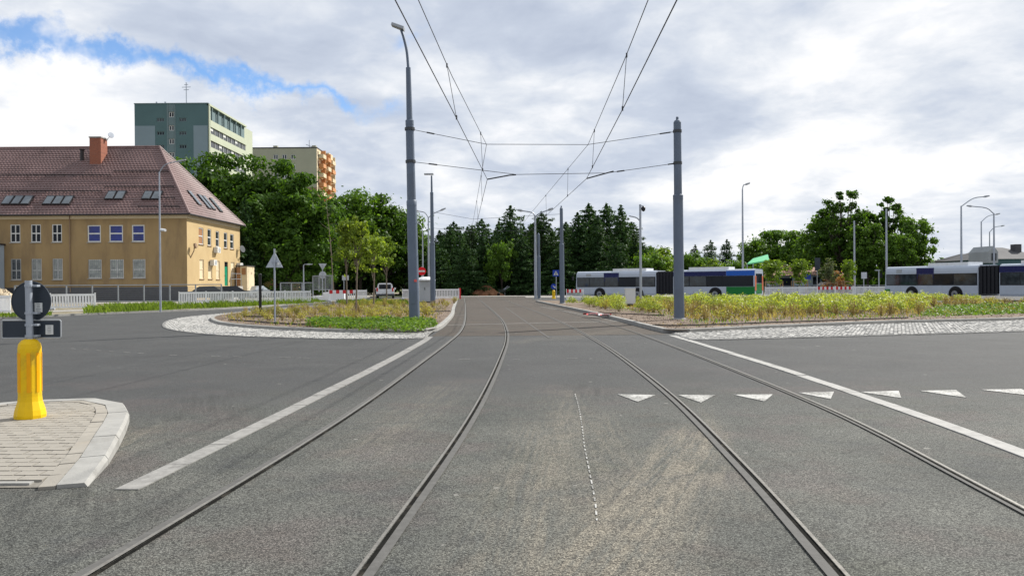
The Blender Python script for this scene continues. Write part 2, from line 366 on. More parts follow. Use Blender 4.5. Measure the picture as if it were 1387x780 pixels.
# ---------------------------------------------------------------- mesh helpers
class MB:
    def __init__(s): s.v = []; s.f = []
    def add(s, vs, fs):
        o = len(s.v); s.v += [tuple(q) for q in vs]; s.f += [tuple(i+o for i in q) for q in fs]; return s
    def box(s, c, sz, rz=0.0, M3=None):
        hx, hy, hz = sz[0]/2, sz[1]/2, sz[2]/2; c = Vector(c)
        rm = M3 or (Matrix.Rotation(rz, 3, 'Z') if rz else None)
        vs = []
        for dz in (-hz, hz):
            for dx, dy in ((-hx, -hy), (hx, -hy), (hx, hy), (-hx, hy)):
                q = Vector((dx, dy, dz)); vs.append(c + (rm @ q if rm else q))
        return s.add(vs, [(3, 2, 1, 0), (4, 5, 6, 7), (0, 1, 5, 4), (1, 2, 6, 5), (2, 3, 7, 6), (3, 0, 4, 7)])
    def b2(s, x0, x1, y0, y1, z0, z1):
        return s.box(((x0+x1)/2, (y0+y1)/2, (z0+z1)/2), (abs(x1-x0), abs(y1-y0), abs(z1-z0)))
    def tube(s, path, rad, n=8, caps=True):
        path = [Vector(q) for q in path]; k = len(path)
        rad = rad if isinstance(rad, (list, tuple)) else [rad]*k
        vs = []; prev = None
        for i, q in enumerate(path):
            d = (path[min(i+1, k-1)]-path[max(i-1, 0)]).normalized()
            u = prev - d*prev.dot(d) if prev is not None else (Vector((0, 1, 0)) if abs(d.z) > .9 else Vector((0, 0, 1))).cross(d)
            if u.length < 1e-5: u = Vector((1, 0, 0)).cross(d)
            u.normalize(); prev = u; w_ = d.cross(u)
            vs += [q + (u*math.cos(2*math.pi*j/n) + w_*math.sin(2*math.pi*j/n))*rad[i] for j in range(n)]
        fs = [(i*n+j, i*n+(j+1) % n, (i+1)*n+(j+1) % n, (i+1)*n+j) for i in range(k-1) for j in range(n)]
        if caps: fs += [tuple(range(n-1, -1, -1)), tuple(range((k-1)*n, k*n))]
        return s.add(vs, fs)
    def lathe(s, c, prof, n=16, rz=0.):
        c = Vector(c); k = len(prof)
        vs = [c+Vector((r*math.cos(2*math.pi*j/n+rz), r*math.sin(2*math.pi*j/n+rz), z)) for r, z in prof for j in range(n)]
        fs = [(i*n+j, i*n+(j+1) % n, (i+1)*n+(j+1) % n, (i+1)*n+j) for i in range(k-1) for j in range(n)]
        fs += [tuple(range(n-1, -1, -1)), tuple(range((k-1)*n, k*n))]
        return s.add(vs, fs)
    def prism(s, poly, z0, z1):
        n = len(poly); vs = [(q[0], q[1], z0) for q in poly]+[(q[0], q[1], z1) for q in poly]
        return s.add(vs, [tuple(range(n-1, -1, -1)), tuple(range(n, 2*n))]+[(i, (i+1) % n, n+(i+1) % n, n+i) for i in range(n)])
    def disc(s, c, r, nrm, th, n=20, start=0., ry=None):
        c = Vector(c); nrm = Vector(nrm).normalized(); u = Vector((0, 0, 1)) if abs(nrm.z) < .9 else Vector((1, 0, 0))
        w_ = nrm.cross(u).normalized(); u = w_.cross(nrm); ry = ry or r
        vs = [c+nrm*k*th+w_*r*math.sin(2*math.pi*j/n+start)+u*ry*math.cos(2*math.pi*j/n+start) for k in (-.5, .5) for j in range(n)]
        return s.add(vs, [tuple(range(n-1, -1, -1)), tuple(range(n, 2*n))]+[(j, (j+1) % n, n+(j+1) % n, n+j) for j in range(n)])
    def mesh(s, name, mat, origin=(0, 0, 0), smooth=False, recalc=True):
        me = bpy.data.meshes.new(name); o = Vector(origin)
        me.from_pydata([(q[0]-o.x, q[1]-o.y, q[2]-o.z) for q in s.v], [], s.f); me.materials.append(M[mat])
        if recalc:
            bm = bmesh.new(); bm.from_mesh(me); bmesh.ops.recalc_face_normals(bm, faces=bm.faces); bm.to_mesh(me); bm.free()
        if smooth:
            for p in me.polygons: p.use_smooth = True
            me.set_sharp_from_angle(angle=R(40))
        return me
ORG = {}
def tag(o, label=None, cat=None, group=None, kind=None):
    if label: o['label'] = label
    if cat: o['category'] = cat
    if group: o['group'] = group
    if kind: o['kind'] = kind
    return o
def link(name, me, parent=None, loc=(0, 0, 0)):
    o = bpy.data.objects.new(name, me); COL.objects.link(o); o.location = loc
    if parent is not None: o.parent = parent
    return o
def thing(name, loc, label, cat, group=None, rz=0.):
    o = link(name, None, None, loc); o.rotation_euler.z = rz; ORG[o.name] = Vector(loc); o.empty_display_size = .1
    return tag(o, label, cat, group)
def part(name, mb, mat, parent, local=False, smooth=False, label=None, kind=None, recalc=True):
    """mb in world coordinates (or local ones): a mesh under its thing"""
    og = Vector((0, 0, 0)) if local else ORG.get(parent.name, Vector((0, 0, 0)))
    o = link(name, mb.mesh(name, mat, og, smooth, recalc), parent); ORG[o.name] = og
    return tag(o, label, None, None, kind)
def solo(name, mb, mat, loc, label, cat, group=None, smooth=False):
    o = link(name, mb.mesh(name, mat, loc, smooth), None, loc); ORG[o.name] = Vector(loc); return tag(o, label, cat, group)
def struct(name, mb, mat, kind='structure'):
    o = link(name, mb.mesh(name, mat)); return tag(o, kind=kind)
def clone(o, loc=None, parent=None, rz=None, scale=None, **tags):
    c = o.copy(); COL.objects.link(c); c.parent = parent
    if loc is not None: c.location = loc
    if rz is not None: c.rotation_euler.z = rz
    if scale is not None: c.scale = scale if isinstance(scale, (tuple, list)) else (scale,)*3
    for ch in [q for q in o.children]: clone(ch, parent=c)
    if tags: tag(c, **tags)
    return c
def catmull(pts, n=6):
    pts = [Vector(q) for q in pts]; P_ = [2*pts[0]-pts[1]]+pts+[2*pts[-1]-pts[-2]]; out = []
    for i in range(1, len(P_)-2):
        a, b, c, d = P_[i-1:i+3]
        for k in range(n):
            u = k/n; out.append(.5*((2*b)+(c-a)*u+(2*a-5*b+4*c-d)*u*u+(3*b-a-3*c+d)*u**3))
    return out+[pts[-1]]
def resample(path, step):
    path = [Vector(q) for q in path]; out = [path[0].copy()]; need = step
    for a, b in zip(path, path[1:]):
        L = (b-a).length; pos = 0
        while L-pos >= need: pos += need; out.append(a.lerp(b, pos/L)); need = step
        need -= L-pos
    if (out[-1]-path[-1]).length > .05: out.append(path[-1].copy())
    return out
def offs(path, d):
    out = []
    for i, q in enumerate(path):
        tg = (path[min(i+1, len(path)-1)]-path[max(i-1, 0)]); tg.z = 0; tg.normalize()
        out.append(q+Vector((-tg.y, tg.x, 0))*d)
    return out
def strip(a, b, z=None):
    n = len(a); mb = MB()
    vs = [Vector((q.x, q.y, q.z if z is None else z)) for q in a]+[Vector((q.x, q.y, q.z if z is None else z)) for q in b]
    return mb.add(vs, [(i, i+1, n+i+1, n+i) for i in range(n-1)])
def inpoly(x, y, poly):
    c = False; j = len(poly)-1
    for i in range(len(poly)):
        a, b = poly[i], poly[j]
        if (a[1] > y) != (b[1] > y) and x < (b[0]-a[0])*(y-a[1])/(b[1]-a[1])+a[0]: c = not c
        j = i
    return c
def leaves(name, mat, cen, nrm, size, aspect=.55, jitter=.7):
    """many small rhombic leaves as one mesh"""
    N = len(cen); nrm = nrm+RNG.normal(0, jitter, (N, 3)); nrm /= np.linalg.norm(nrm, axis=1)[:, None]+1e-9
    r = RNG.normal(0, 1, (N, 3)); a = np.cross(nrm, r); a /= np.linalg.norm(a, axis=1)[:, None]+1e-9; b = np.cross(nrm, a)
    sz = (size*RNG.uniform(.6, 1.3, N))[:, None] if np.isscalar(size) else size[:, None]
    v = np.empty((N, 4, 3)); v[:, 0] = cen-a*sz; v[:, 1] = cen+b*sz*aspect; v[:, 2] = cen+a*sz; v[:, 3] = cen-b*sz*aspect
    me = bpy.data.meshes.new(name); me.vertices.add(4*N); me.vertices.foreach_set('co', v.reshape(-1))
    me.loops.add(4*N); me.loops.foreach_set('vertex_index', np.arange(4*N, dtype=np.int32))
    me.polygons.add(N); me.polygons.foreach_set('loop_start', np.arange(0, 4*N, 4, dtype=np.int32))
    me.update(calc_edges=True); me.materials.append(M[mat]); return me
# ================================================================ THE SETTING
V2 = lambda pts, z=0.: [Vector((a, b, z)) for a, b in pts]
struct('ground', MB().add([(-900, -60, -.03), (900, -60, -.03), (900, 1500, -.03), (-900, 1500, -.03)], [(0, 1, 2, 3)]), 'ground_green')
struct('road', MB().add([(-110, -30, 0), (110, -30, 0), (110, 98, 0), (-110, 98, 0)], [(0, 1, 2, 3)]), 'asphalt')

LL = V2([(-2.75, -3), (-2.2, 4), (-1.95, 7.5), (-1.82, 10.5), (-1.72, 15), (-1.63, 20), (-1.63, 25), (-1.95, 32.5), (-2.85, 48), (-4.1, 68), (-5.6, 91)])
LR = V2([(-1.35, -3), (-.81, 4), (-.53, 8), (-.36, 12), (-.23, 17), (-.18, 20.5), (-.22, 25), (-.5, 33), (-1.35, 47), (-2.65, 67), (-4.2, 91)])
RL = V2([(1.0, -3), (1.69, 4), (1.93, 6.9), (2.12, 10.1), (2.22, 14), (2.25, 18), (2.2, 22), (2.1, 26), (1.82, 33), (1.4, 41), (.45, 56), (-1.0, 80), (-1.6, 91)])
RR = V2([(2.5, -3), (3.32, 5), (3.62, 7.8), (3.74, 10), (3.80, 14), (3.80, 19), (3.7, 25.5), (3.35, 32.5), (2.9, 41), (1.95, 58), (.6, 80), (-.1, 91)])
# darker track pavement between the islands, a little above the road sheet
struct('track_pavement', MB().add([(-2.35, 22.6, .004), (4.5, 22.6, .004), (4.1, 32, .004), (3.2, 47, .004), (2.2, 64, .004), (2.0, 96, .004), (-6.2, 96, .004), (-4.7, 67, .004), (-2.85, 38, .004), (-2.4, 28, .004)], [tuple(range(10))]), 'asphalt_track')
nrail = 0
for nm, pts, lab, side in (('tram_rail', LL, 'left rail of the left tram track', -1), ('tram_rail', LR, 'right rail of the left tram track', 1),
                     ('tram_rail', RL, 'left rail of the right tram track', -1), ('tram_rail', RR, 'right rail of the right tram track', 1)):
    c = catmull(pts, 10); s = side
    root = thing('tram_rail', (c[5].x, c[5].y, 0), lab + ', grooved steel set flush in the asphalt', 'rail')
    def prof(lo, hi, z0, z1=None):
        a, b = offs(c, lo), offs(c, hi); mb = MB(); n = len(c)
        vs = [Vector((q.x, q.y, z0)) for q in a]+[Vector((q.x, q.y, z1 or z0)) for q in b]
        return mb.add(vs, [(i, i+1, n+i+1, n+i) for i in range(n-1)])
    fl, hd_, gr = {0: ((.085, .030), (.030, .002), (.002, -.024)), 1: ((-.034, -.092), (.022, .0), (.0, -.034)), 2: ((.092, .034), (.0, -.022), (.034, .0)), 3: ((.056, .024), (-.012, -.036), (.024, -.012))}[nrail]
    part('mortar_strip', prof(*fl, .012), 'filler', root, recalc=False)
    part('rail_head', prof(*hd_, .014), 'rail_steel', root, recalc=False)
    part('groove', prof(*gr, .0055), 'groove', root, recalc=False); nrail += 1

def stones(root, name, path, off0, off1, z0, z1, step, mat, gap=.012, chamfer=.0, zf=None):
    """a row of separate stones along a path"""
    pp = resample(path, step)
    if len(pp) > 2 and (pp[-1]-pp[-2]).length < step*.5: pp.pop(-2)
    A, B = offs(pp, off0), offs(pp, off1)
    for i in range(len(pp)-1):
        d = (pp[i+1]-pp[i]).normalized()*gap*.5
        a0, a1, b1, b0 = A[i]+d, A[i+1]-d, B[i+1]-d, B[i]+d
        mb = MB(); j = random.uniform(-.004, .004)
        zt = [z1+j]*4 if zf is None else [zf(q)+j for q in (a0, a1, b1, b0)]
        lo = [Vector((q.x, q.y, z0)) for q in (a0, a1, b1, b0)]; hi = [Vector((q.x, q.y, z)) for q, z in zip((a0, a1, b1, b0), zt)]
        if chamfer:
            k = chamfer
            mid = [Vector((q.x, q.y, max(z0+.002, z-k))) for q, z in zip((a0, a1), zt)]
            hi[0] = a0.lerp(b0, k*.7/(abs(off1-off0))); hi[0].z = zt[0]; hi[1] = a1.lerp(b1, k*.7/(abs(off1-off0))); hi[1].z = zt[1]
            mb.add(lo+hi+mid, [(0, 1, 9, 8), (8, 9, 5, 4), (4, 5, 6, 7), (1, 2, 6, 5, 9), (2, 3, 7, 6), (3, 0, 8, 4, 7), (3, 2, 1, 0)])
        else:
            mb.add(lo+hi, [(0, 1, 5, 4), (4, 5, 6, 7), (1, 2, 6, 5), (2, 3, 7, 6), (3, 0, 4, 7), (3, 2, 1, 0)])
        part(name, mb, mat, root)

# flush stone bands that part the tracks from the lanes
b1 = thing('stone_band', (-2.7, 9, 0), 'pale flush stone band left of the tram tracks, running to the left island', 'stone band')
stones(b1, 'stone', catmull(V2([(-2.86, 5.72), (-2.70, 9.1), (-2.50, 14), (-2.36, 19.9), (-2.38, 22.3)]), 8), .09, -.09, -.01, .010, .8, 'band_stone', .010)
b2 = thing('stone_band', (4.6, 10, 0), 'pale flush stone band right of the tram tracks, running to the right island', 'stone band')
stones(b2, 'stone', catmull(V2([(3.9, 1.5), (4.42, 6.7), (4.60, 10.4), (4.66, 15), (4.56, 22.2)]), 8), .088, -.088, -.01, .010, 1.0, 'paint_band', .008)

# ---- islands
IL = catmull(V2([(-5.6, 80), (-4.75, 67), (-3.55, 48), (-2.85, 38), (-2.5, 30), (-2.42, 26.5), (-2.55, 24.4), (-3.2, 23.9), (-4.7, 24.1), (-7.7, 25.9), (-10.8, 29.2), (-13.0, 33.4), (-14.3, 37.5), (-14.6, 42), (-13.9, 50), (-13.2, 58), (-12.5, 80)]), 5)
IR = catmull(V2([(36, 47), (32, 41), (28, 36.4), (24, 32.6), (19.4, 29.2), (13, 27.2), (8.2, 24.9), (5.6, 23.3), (4.72, 23.2), (4.5, 24.6), (4.25, 31), (3.85, 39), (2.9, 52), (2.0, 65)]), 5)
ISZ = .11
def island(name, edge, closed_pts):
    poly = [(q.x, q.y) for q in edge]+closed_pts
    mb = MB(); n = len(poly)
    inner = offs(edge, 0.)
    mb.add([(q[0], q[1], ISZ) for q in poly], [tuple(range(n))])
    o = struct(name, mb, 'soil')
    return o, poly
oL, polyL = island('traffic_island', IL, [])
oR, polyR = island('traffic_island', IR, [(2.4, 66.5), (5.5, 63), (16, 57), (26, 53.5), (33, 51)])
def area2(p): return sum(a[0]*b[1]-b[0]*a[1] for a, b in zip(p, p[1:]+p[:1]))
sgnL = 1 if area2(polyL) > 0 else -1; sgnR = 1 if area2(polyR) > 0 else -1
def seg(path, y0, y1): return path
kl = [q for q in IL]
stones(oL, 'kerb_stone', kl, -.004*sgnL, .16*sgnL, -.01, .13, 1.0, 'kerb_stone', .010, .02)
stones(oR, 'kerb_stone', IR, -.004*sgnR, .16*sgnR, -.01, .13, 1.0, 'kerb_stone', .010, .02)

# ---- cobbled aprons: some thousands of small setts each
def apron(name, poly):
    mb = MB().add([(q[0], q[1], .008) for q in poly], [tuple(range(len(poly)))]); o = struct(name, mb, 'sett_joint')
    xs = [q[0] for q in poly]; ys = [q[1] for q in poly]; sb = MB(); st = .118; r = 0
    y = min(ys)
    while y < max(ys):
        x = min(xs)+(r % 2)*st*.5
        while x < max(xs):
            if inpoly(x, y, poly) and inpoly(x+.05, y+.05, poly) and inpoly(x-.05, y-.05, poly):
                a, b = st*.5*random.uniform(.80, .93), st*.5*random.uniform(.80, .93); z = .034+random.uniform(-.007, .007)
                cx, cy = x+random.uniform(-.008, .008), y+random.uniform(-.008, .008); tx, ty = random.uniform(-.06, .06), random.uniform(-.06, .06); k = .84
                vs = [(cx-a, cy-b, .004), (cx+a, cy-b, .004), (cx+a, cy+b, .004), (cx-a, cy+b, .004)]+[(cx+sx*a*k, cy+sy*b*k, z+sx*a*tx+sy*b*ty) for sx, sy in ((-1, -1), (1, -1), (1, 1), (-1, 1))]
                sb.add(vs, [(4, 5, 6, 7), (0, 1, 5, 4), (1, 2, 6, 5), (2, 3, 7, 6), (3, 0, 4, 7)])
            x += st
        y += st; r += 1
    part('cobbles', sb, 'sett', o, kind='stuff', recalc=False)
    return o
outL = catmull(V2([(-2.45, 22.5), (-2.6, 21.6), (-4.2, 21.45), (-6.7, 22.3), (-9.2, 23.8), (-11.9, 26.9), (-13.9, 30.8), (-15.4, 35), (-15.9, 39), (-15.6, 43.5)]), 5)
inL = [q for q in IL if q.y < 44 and q.x < -2.6]
aL = apron('cobbled_apron', [(q.x, q.y) for q in outL]+[(q.x-.0, q.y) for q in reversed(inL)]+[(-2.5, 24.2)])
outR = catmull(V2([(4.62, 20.4), (4.9, 20.3), (8.0, 20.95), (15.1, 22.9), (20, 25.0), (27, 29.5)]), 5)
inR = [q for q in IR if q.x > 4.9 and q.y < 36]
aR = apron('cobbled_apron', [(q.x, q.y) for q in outR]+[(q.x, q.y) for q in inR]+[(4.70, 23.0)])
e_ = offs(outL, -.05); stones(aL, 'edge_stone', outL, .0, -.10, -.01, .022, .5, 'band_stone', .01)
stones(aR, 'edge_stone', outR, .0, -.10, -.01, .022, .5, 'band_stone', .01)

# ---- splitter island with pavers, front left
sp = [(-3.05, 5.90), (-3.12, 6.85), (-3.62, 7.9)]
o0 = [G(119, 659), G(138, 639), G(152, 622), G(166, 596), G(173.5, 578), G(175, 566.5), G(166, 557), G(135, 551), G(70, 552), G(0, 557.5), G(-200, 575)]
SE = catmull(o0, 5)
FRONT_Y = SE[0].y
def spz(q): return .018+.085*min(1., max(0., (q.y-FRONT_Y)/1.3))**.8
spoly = [(q.x, q.y) for q in SE]+[(-9., FRONT_Y)]
sgnS = 1 if area2(spoly) > 0 else -1
spi = struct('paved_island', MB().add([Vector((q[0], q[1], spz(Vector((q[0], q[1], 0)))-.012)) for q in [(a.x, a.y) for a in offs(SE, .1*sgnS)]+[(-9., FRONT_Y)]], [tuple(range(len(SE)+1))]), 'paver_joint')
stones(spi, 'kerb_stone', SE, 0, .21*sgnS, -.01, .1, .75, 'kerb_stone', .012, .035, zf=lambda q: spz(q)+.014)
stones(spi, 'border_paver', offs(SE, .218*sgnS)[:-2], 0, .115*sgnS, -.01, .1, .30, 'paver', .010, 0, zf=lambda q: spz(q)+.009)
stones(spi, 'edge_stone', [Vector((-3.65, FRONT_Y+.02, 0)), Vector((-9, FRONT_Y+.02, 0))], 0, -.06, -.01, .03, 1.0, 'kerb_stone', .01)
inn = [(q.x, q.y) for q in offs(SE, .27*sgnS)]+[(-9., FRONT_Y+.09)]
pw, pd = .20, .118
pm = MB().box((0, 0, 0), (pw-.013, pd-.013, .03)); pme = pm.mesh('paver', 'paver')
r = 0; y = FRONT_Y+.09+pd/2; npv = 0
while y < 10.2:
    x = -6.9+(r % 2)*pw*.5
    while x < -2.9:
        if inpoly(x, y, inn) and x > -.68*y-.1:
            o = link('paver', pme, spi, (x, y, spz(Vector((x, y, 0)))-.012+random.uniform(-.002, .002)))
            o.rotation_euler = (math.atan(.085/1.3*.8) if y < FRONT_Y+1.3 else random.uniform(-.008, .008), random.uniform(-.008, .008), 0); npv += 1
        x += pw
    y += pd; r += 1

# ---- road paint
tri = [[(305, 301), (405, 303), (358, 321)], [(465, 303), (563, 303), (525, 323)], [(612, 302), (716, 301), (693, 320)], [(785, 297), (877, 294), (868, 314)],
       [(948, 295), (1048, 292), (1055, 311)], [(1103, 292), (1200, 290), (1227, 310)], [(1265, 289), (1372, 287), (1412, 306)]]
ords = ('first', 'second', 'third', 'fourth', 'fifth', 'sixth', 'seventh')
for k, tr in enumerate(tri):
    g = [G(680+a/1.9505, 380+b/1.9505) for a, b in tr]; c = sum(g, Vector())/3; mb = MB()
    mb.prism([(q.x, q.y) for q in g], .003, .008)
    solo('give_way_triangle', mb, 'worn_paint', (c.x, c.y, 0), f'white painted give way triangle on the asphalt, {ords[k]} from the left', 'road marking', 'row of give way triangles')
# spray dashes and survey lines
pth = resample([G(680+a/1.9505, 380+b/1.9505) for a, b in ((193, 300), (200, 325), (206, 350), (212, 390), (218, 440), (228, 490), (238, 540), (247, 590), (251, 640))], .16)
dl = thing('survey_line', (pth[8].x, pth[8].y, 0), 'short white survey dashes sprayed between the two tram tracks', 'road marking')
for i in range(0, len(pth)-1, 1):
    a, b = pth[i], pth[i].lerp(pth[i+1], random.uniform(.4, .65)); mid = (a+b)/2; d = b-a; wd = .012 if i > 12 else .015
    part('dash', MB().box((mid.x, mid.y, .005), (d.length, wd, .002), math.atan2(d.y, d.x)), 'worn_paint', dl)
pth = resample([G(80, 471), G(150, 476), G(230, 481), G(330, 483.5), G(480, 486), G(600, 486.5), G(700, 487), G(800, 485)], .55)
dl = thing('survey_line', (pth[8].x, pth[8].y, 0), 'faint row of white survey dashes crossing the lanes in front of the left apron', 'road marking')
for i in range(len(pth)-1):
    if random.random() < .25: continue
    a, b = pth[i], pth[i].lerp(pth[i+1], random.uniform(.25, .5)); mid = (a+b)/2; d = b-a
    part('dash', MB().box((mid.x, mid.y, .005), (d.length, .035, .002), math.atan2(d.y, d.x)), 'band_stone', dl)
def paintline(a, b, wd, lab, mat='band_stone', z=.0075):
    mid = (a+b)/2; d = b-a
    solo('joint_line', MB().box((mid.x, mid.y, z), (d.length, wd, .003), math.atan2(d.y, d.x)), mat, (mid.x, mid.y, 0), lab, 'road marking')
paintline(G(606, 440.3), G(844, 435.2), .10, 'thin pale line crossing both tram tracks between the islands', 'paint_band')
paintline(G(684, 416), G(744, 458), .05, 'thin pale joint line running between the two tram tracks', 'filler')
paintline(G(616, 427.5), G(629, 426.8), .06, 'short pale line between left kerb and the outermost rail')
paintline(G(732, 415), G(845, 437), .06, 'thin pale joint line beside the right island kerb', z=.0055)

# far edge of the works: pale strip across the end of the tracks
fs = struct('pavement', MB().b2(-11, 7.5, 92, 97, -.02, .07), 'paving')
struct('path', MB().b2(1.5, 14, 84, 90.5, -.02, .05), 'paving')
struct('path', MB().b2(-8.5, -6.6, 70, 91, -.02, .06), 'paving')

# left verge and building ground
VE = catmull(V2([(-70, 19), (-45, 26), (-31, 32.5), (-25.5, 37), (-22.6, 42.6), (-19.4, 48.5), (-18, 54), (-17.2, 64), (-17.0, 76), (-18, 98)]), 4)
vp = [(q.x, q.y) for q in VE]+[(-18, 150), (-140, 150), (-140, 19)]
ve = struct('verge', MB().add([(a, b, .07) for a, b in vp], [tuple(range(len(vp)))]), 'verge_soil')
sv = 1 if area2(vp) > 0 else -1
stones(ve, 'kerb_stone', [q for q in VE if q.x > -34], -.004*sv, .15*sv, -.01, .10, 1.0, 'kerb_stone', .01, .0)
struct('footpath', MB().add([(q.x, q.y, .085) for q in offs([q for q in VE if q.x > -45 and q.y < 70], 4.6*sv)]+[(q.x, q.y, .085) for q in reversed(offs([q for q in VE if q.x > -45 and q.y < 70], 7.6*sv))], [tuple(range(2*len([q for q in VE if q.x > -45 and q.y < 70])))]), 'paving')
struct('yard', MB().b2(-75, -19, 67.5, 110, .0, .082), 'paving')
struct('forecourt', MB().b2(16, 110, 82, 98, -.02, .02), 'paving')
# ================================================================ BUILDINGS
def facade(parent, O, du, nrm, W, H, holes, mat, name='wall', depth=.16, z0=0.):
    """a wall with real openings; holes = (u0,u1,z0,z1)"""
    O, du, nrm = Vector(O), Vector(du), Vector(nrm); up = Vector((0, 0, 1)); mb = MB()
    us = sorted({0, W, *[h[0] for h in holes], *[h[1] for h in holes]}); zs = sorted({z0, H, *[h[2] for h in holes], *[h[3] for h in holes]})
    pt = lambda u, z, d=0: O+du*u+up*z-nrm*d
    for a, b in zip(us, us[1:]):
        for c, d in zip(zs, zs[1:]):
            mu, mz = (a+b)/2, (c+d)/2
            if any(h[0] < mu < h[1] and h[2] < mz < h[3] for h in holes): continue
            mb.add([pt(a, c), pt(b, c), pt(b, d), pt(a, d)], [(0, 1, 2, 3)])
    for h in holes:
        c = [(h[0], h[2]), (h[1], h[2]), (h[1], h[3]), (h[0], h[3])]
        for i in range(4):
            p, q = c[i], c[(i+1) % 4]; mb.add([pt(*p), pt(*q), pt(*q, depth), pt(*p, depth)], [(0, 1, 2, 3)])
    return part(name, mb, mat, parent, recalc=False)
def obox(mb, O, du, nrm, u0, u1, z0, z1, d0, d1):
    """box in facade coordinates, d = distance out of the wall"""
    pts = [O+du*u+nrm*d+Vector((0, 0, z)) for z in (z0, z1) for u, d in ((u0, d0), (u1, d0), (u1, d1), (u0, d1))]
    return mb.add(pts, [(3, 2, 1, 0), (4, 5, 6, 7), (0, 1, 5, 4), (1, 2, 6, 5), (2, 3, 7, 6), (3, 0, 4, 7)])
def window(parent, O, du, nrm, h, glass, cols=2, rows=1, fw=.07, frame='window_white', depth=.14, sill='concrete', rowf=.5):
    O, du, nrm = Vector(O), Vector(du), Vector(nrm); u0, u1, z0, z1 = h; f = MB()
    B = lambda a, b, c, d, x=-depth+.03, y=-depth+.09: obox(f, O, du, nrm, a, b, c, d, x, y)
    B(u0, u0+fw, z0, z1); B(u1-fw, u1, z0, z1); B(u0+fw, u1-fw, z0, z0+fw); B(u0+fw, u1-fw, z1-fw, z1)
    for k in range(1, cols): uc = u0+(u1-u0)*k/cols; B(uc-fw*.5, uc+fw*.5, z0+fw, z1-fw, -depth+.032, -depth+.085)
    if rows == 2: zc = z0+(z1-z0)*rowf; B(u0+fw, u1-fw, zc-fw*.6, zc+fw*.6, -depth+.034, -depth+.08)
    w_ = part('window', f, frame, parent)
    part('pane', obox(MB(), O, du, nrm, u0+.01, u1-.01, z0+.01, z1-.01, -depth-.02, -depth+.045), glass, w_)
    if sill: part('sill', obox(MB(), O, du, nrm, u0-.06, u1+.06, z0-.07, z0-.005, -depth+.1, .09), sill, w_)
    return w_

# ---- the ochre building on the left
BX, BY0, BY1, BXL = -32.25, 77., 92., -63.
EAVE, RIDGE, RX = 8.7, 16.7, -38.3
hb = thing('ochre_building', (BX, BY0, 0), 'two storey ochre building with steep red brown tiled hip roof', 'building')
O = Vector((BXL, BY0, 0)); dx, ny = Vector((1, 0, 0)), Vector((0, -1, 0))
U = lambda px: P(px, 340, BY0).x-BXL
Z = lambda py, px=120, D=77.: P(px, py, D).z
ups = [(14, 27.7), (42, 55.6), (70.5, 84)]; ups2 = [(118.7, 136.7), (148, 166.7), (178.7, 196)]
W1 = [(U(a), U(b), Z(327.7), Z(303.5)) for a, b in ups]; W2 = [(U(a), U(b), Z(328), Z(305)) for a, b in ups2]
W3 = [(U(a+.4), U(b+.6), Z(378.5), Z(350)) for a, b in ups]; W4 = [(U(a+.7), U(b+.7), Z(377), Z(351.5)) for a, b in ups2]
extra = [(U(-42), U(-28), Z(327.7), Z(303.5)), (U(-42), U(-28), Z(378.5), Z(350)), (U(-85), U(-70), Z(327.7), Z(303.5))]
facade(hb, O, dx, ny, BX-BXL, EAVE, W1+W2+W3+W4+extra, 'ochre_wall_shaded')
for h in W1+extra: window(hb, O, dx, ny, h, 'glass_dark', 2, 2, .09)
for h in W2: window(hb, O, dx, ny, h, 'glass_blue', 1, 2, .11)
for i, h in enumerate(W3): window(hb, O, dx, ny, h, 'glass_mid' if i == 0 else 'glass_curtain', 2, 2, .09, rowf=.45)
for i, h in enumerate(W4):
    w_ = window(hb, O, dx, ny, h, 'glass_curtain', 2 if i == 1 else 1, 2, .09, rowf=.45)
for h in W3+W4:
    g = MB()
    for k in range(7): u = h[0]+.1+(h[1]-h[0]-.2)*k/6; obox(g, O, dx, ny, u-.012, u+.012, h[2]+.05, h[3]-.02, .02, .045)
    obox(g, O, dx, ny, h[0]+.05, h[1]-.05, h[2]+.4, h[2]+.43, .018, .047); obox(g, O, dx, ny, h[0]+.05, h[1]-.05, h[3]-.3, h[3]-.27, .018, .047)
    part('window_grille', g, 'fence_metal', hb)
part('eaves_band', obox(MB(), O, dx, ny, 0, BX-BXL+.05, EAVE-.42, EAVE-.05, -.02, .05), 'cream_wall', hb)
for px in (95,): part('downpipe', MB().tube([(P(px, 300, BY0).x, BY0-.1, EAVE), (P(px, 300, BY0).x, BY0-.1, 1)], .05, 6), 'beige_brown', hb)
part('plinth', obox(MB(), O, dx, ny, 0, BX-BXL+.04, 0, 1.5, -.02, .04), 'lead', hb)
# gable end (faces the sun)
O2, dy, nx = Vector((BX, BY0, 0)), Vector((0, 1, 0)), Vector((1, 0, 0))
def gD(px): return -BX*FPX/(693.5-px)
def gh(x0, x1, y0, y1):
    d0, d1 = gD(x0), gD(x1); dm = (d0+d1)/2; xm = (x0+x1)/2
    return (d0-BY0, d1-BY0, P(xm, y1, dm).z, P(xm, y0, dm).z)
z2 = lambda a, b, c, d: gh(a/3.9, b/3.9, 270+c/3.9, 270+d/3.9)
GU = [z2(1052, 1077, 150, 238), z2(1099, 1118, 157, 245), z2(1142, 1160, 168, 252), z2(1185, 1203, 176, 258), z2(1218, 1237, 184, 262)]
GL = [z2(1055, 1078, 318, 420), z2(1100, 1122, 328, 420), z2(1142, 1162, 325, 422), z2(1220, 1240, 332, 412)]
gd = z2(1187, 1205, 330, 456)
facade(hb, O2, dy, nx, BY1-BY0, EAVE, GU+GL+[gd], 'ochre_gable_lit')
for i, h in enumerate(GU): window(hb, O2, dy, nx, h, 'brown_metal' if i == 0 else 'glass_mid', 1, 2, .09, sill='beige_brown')
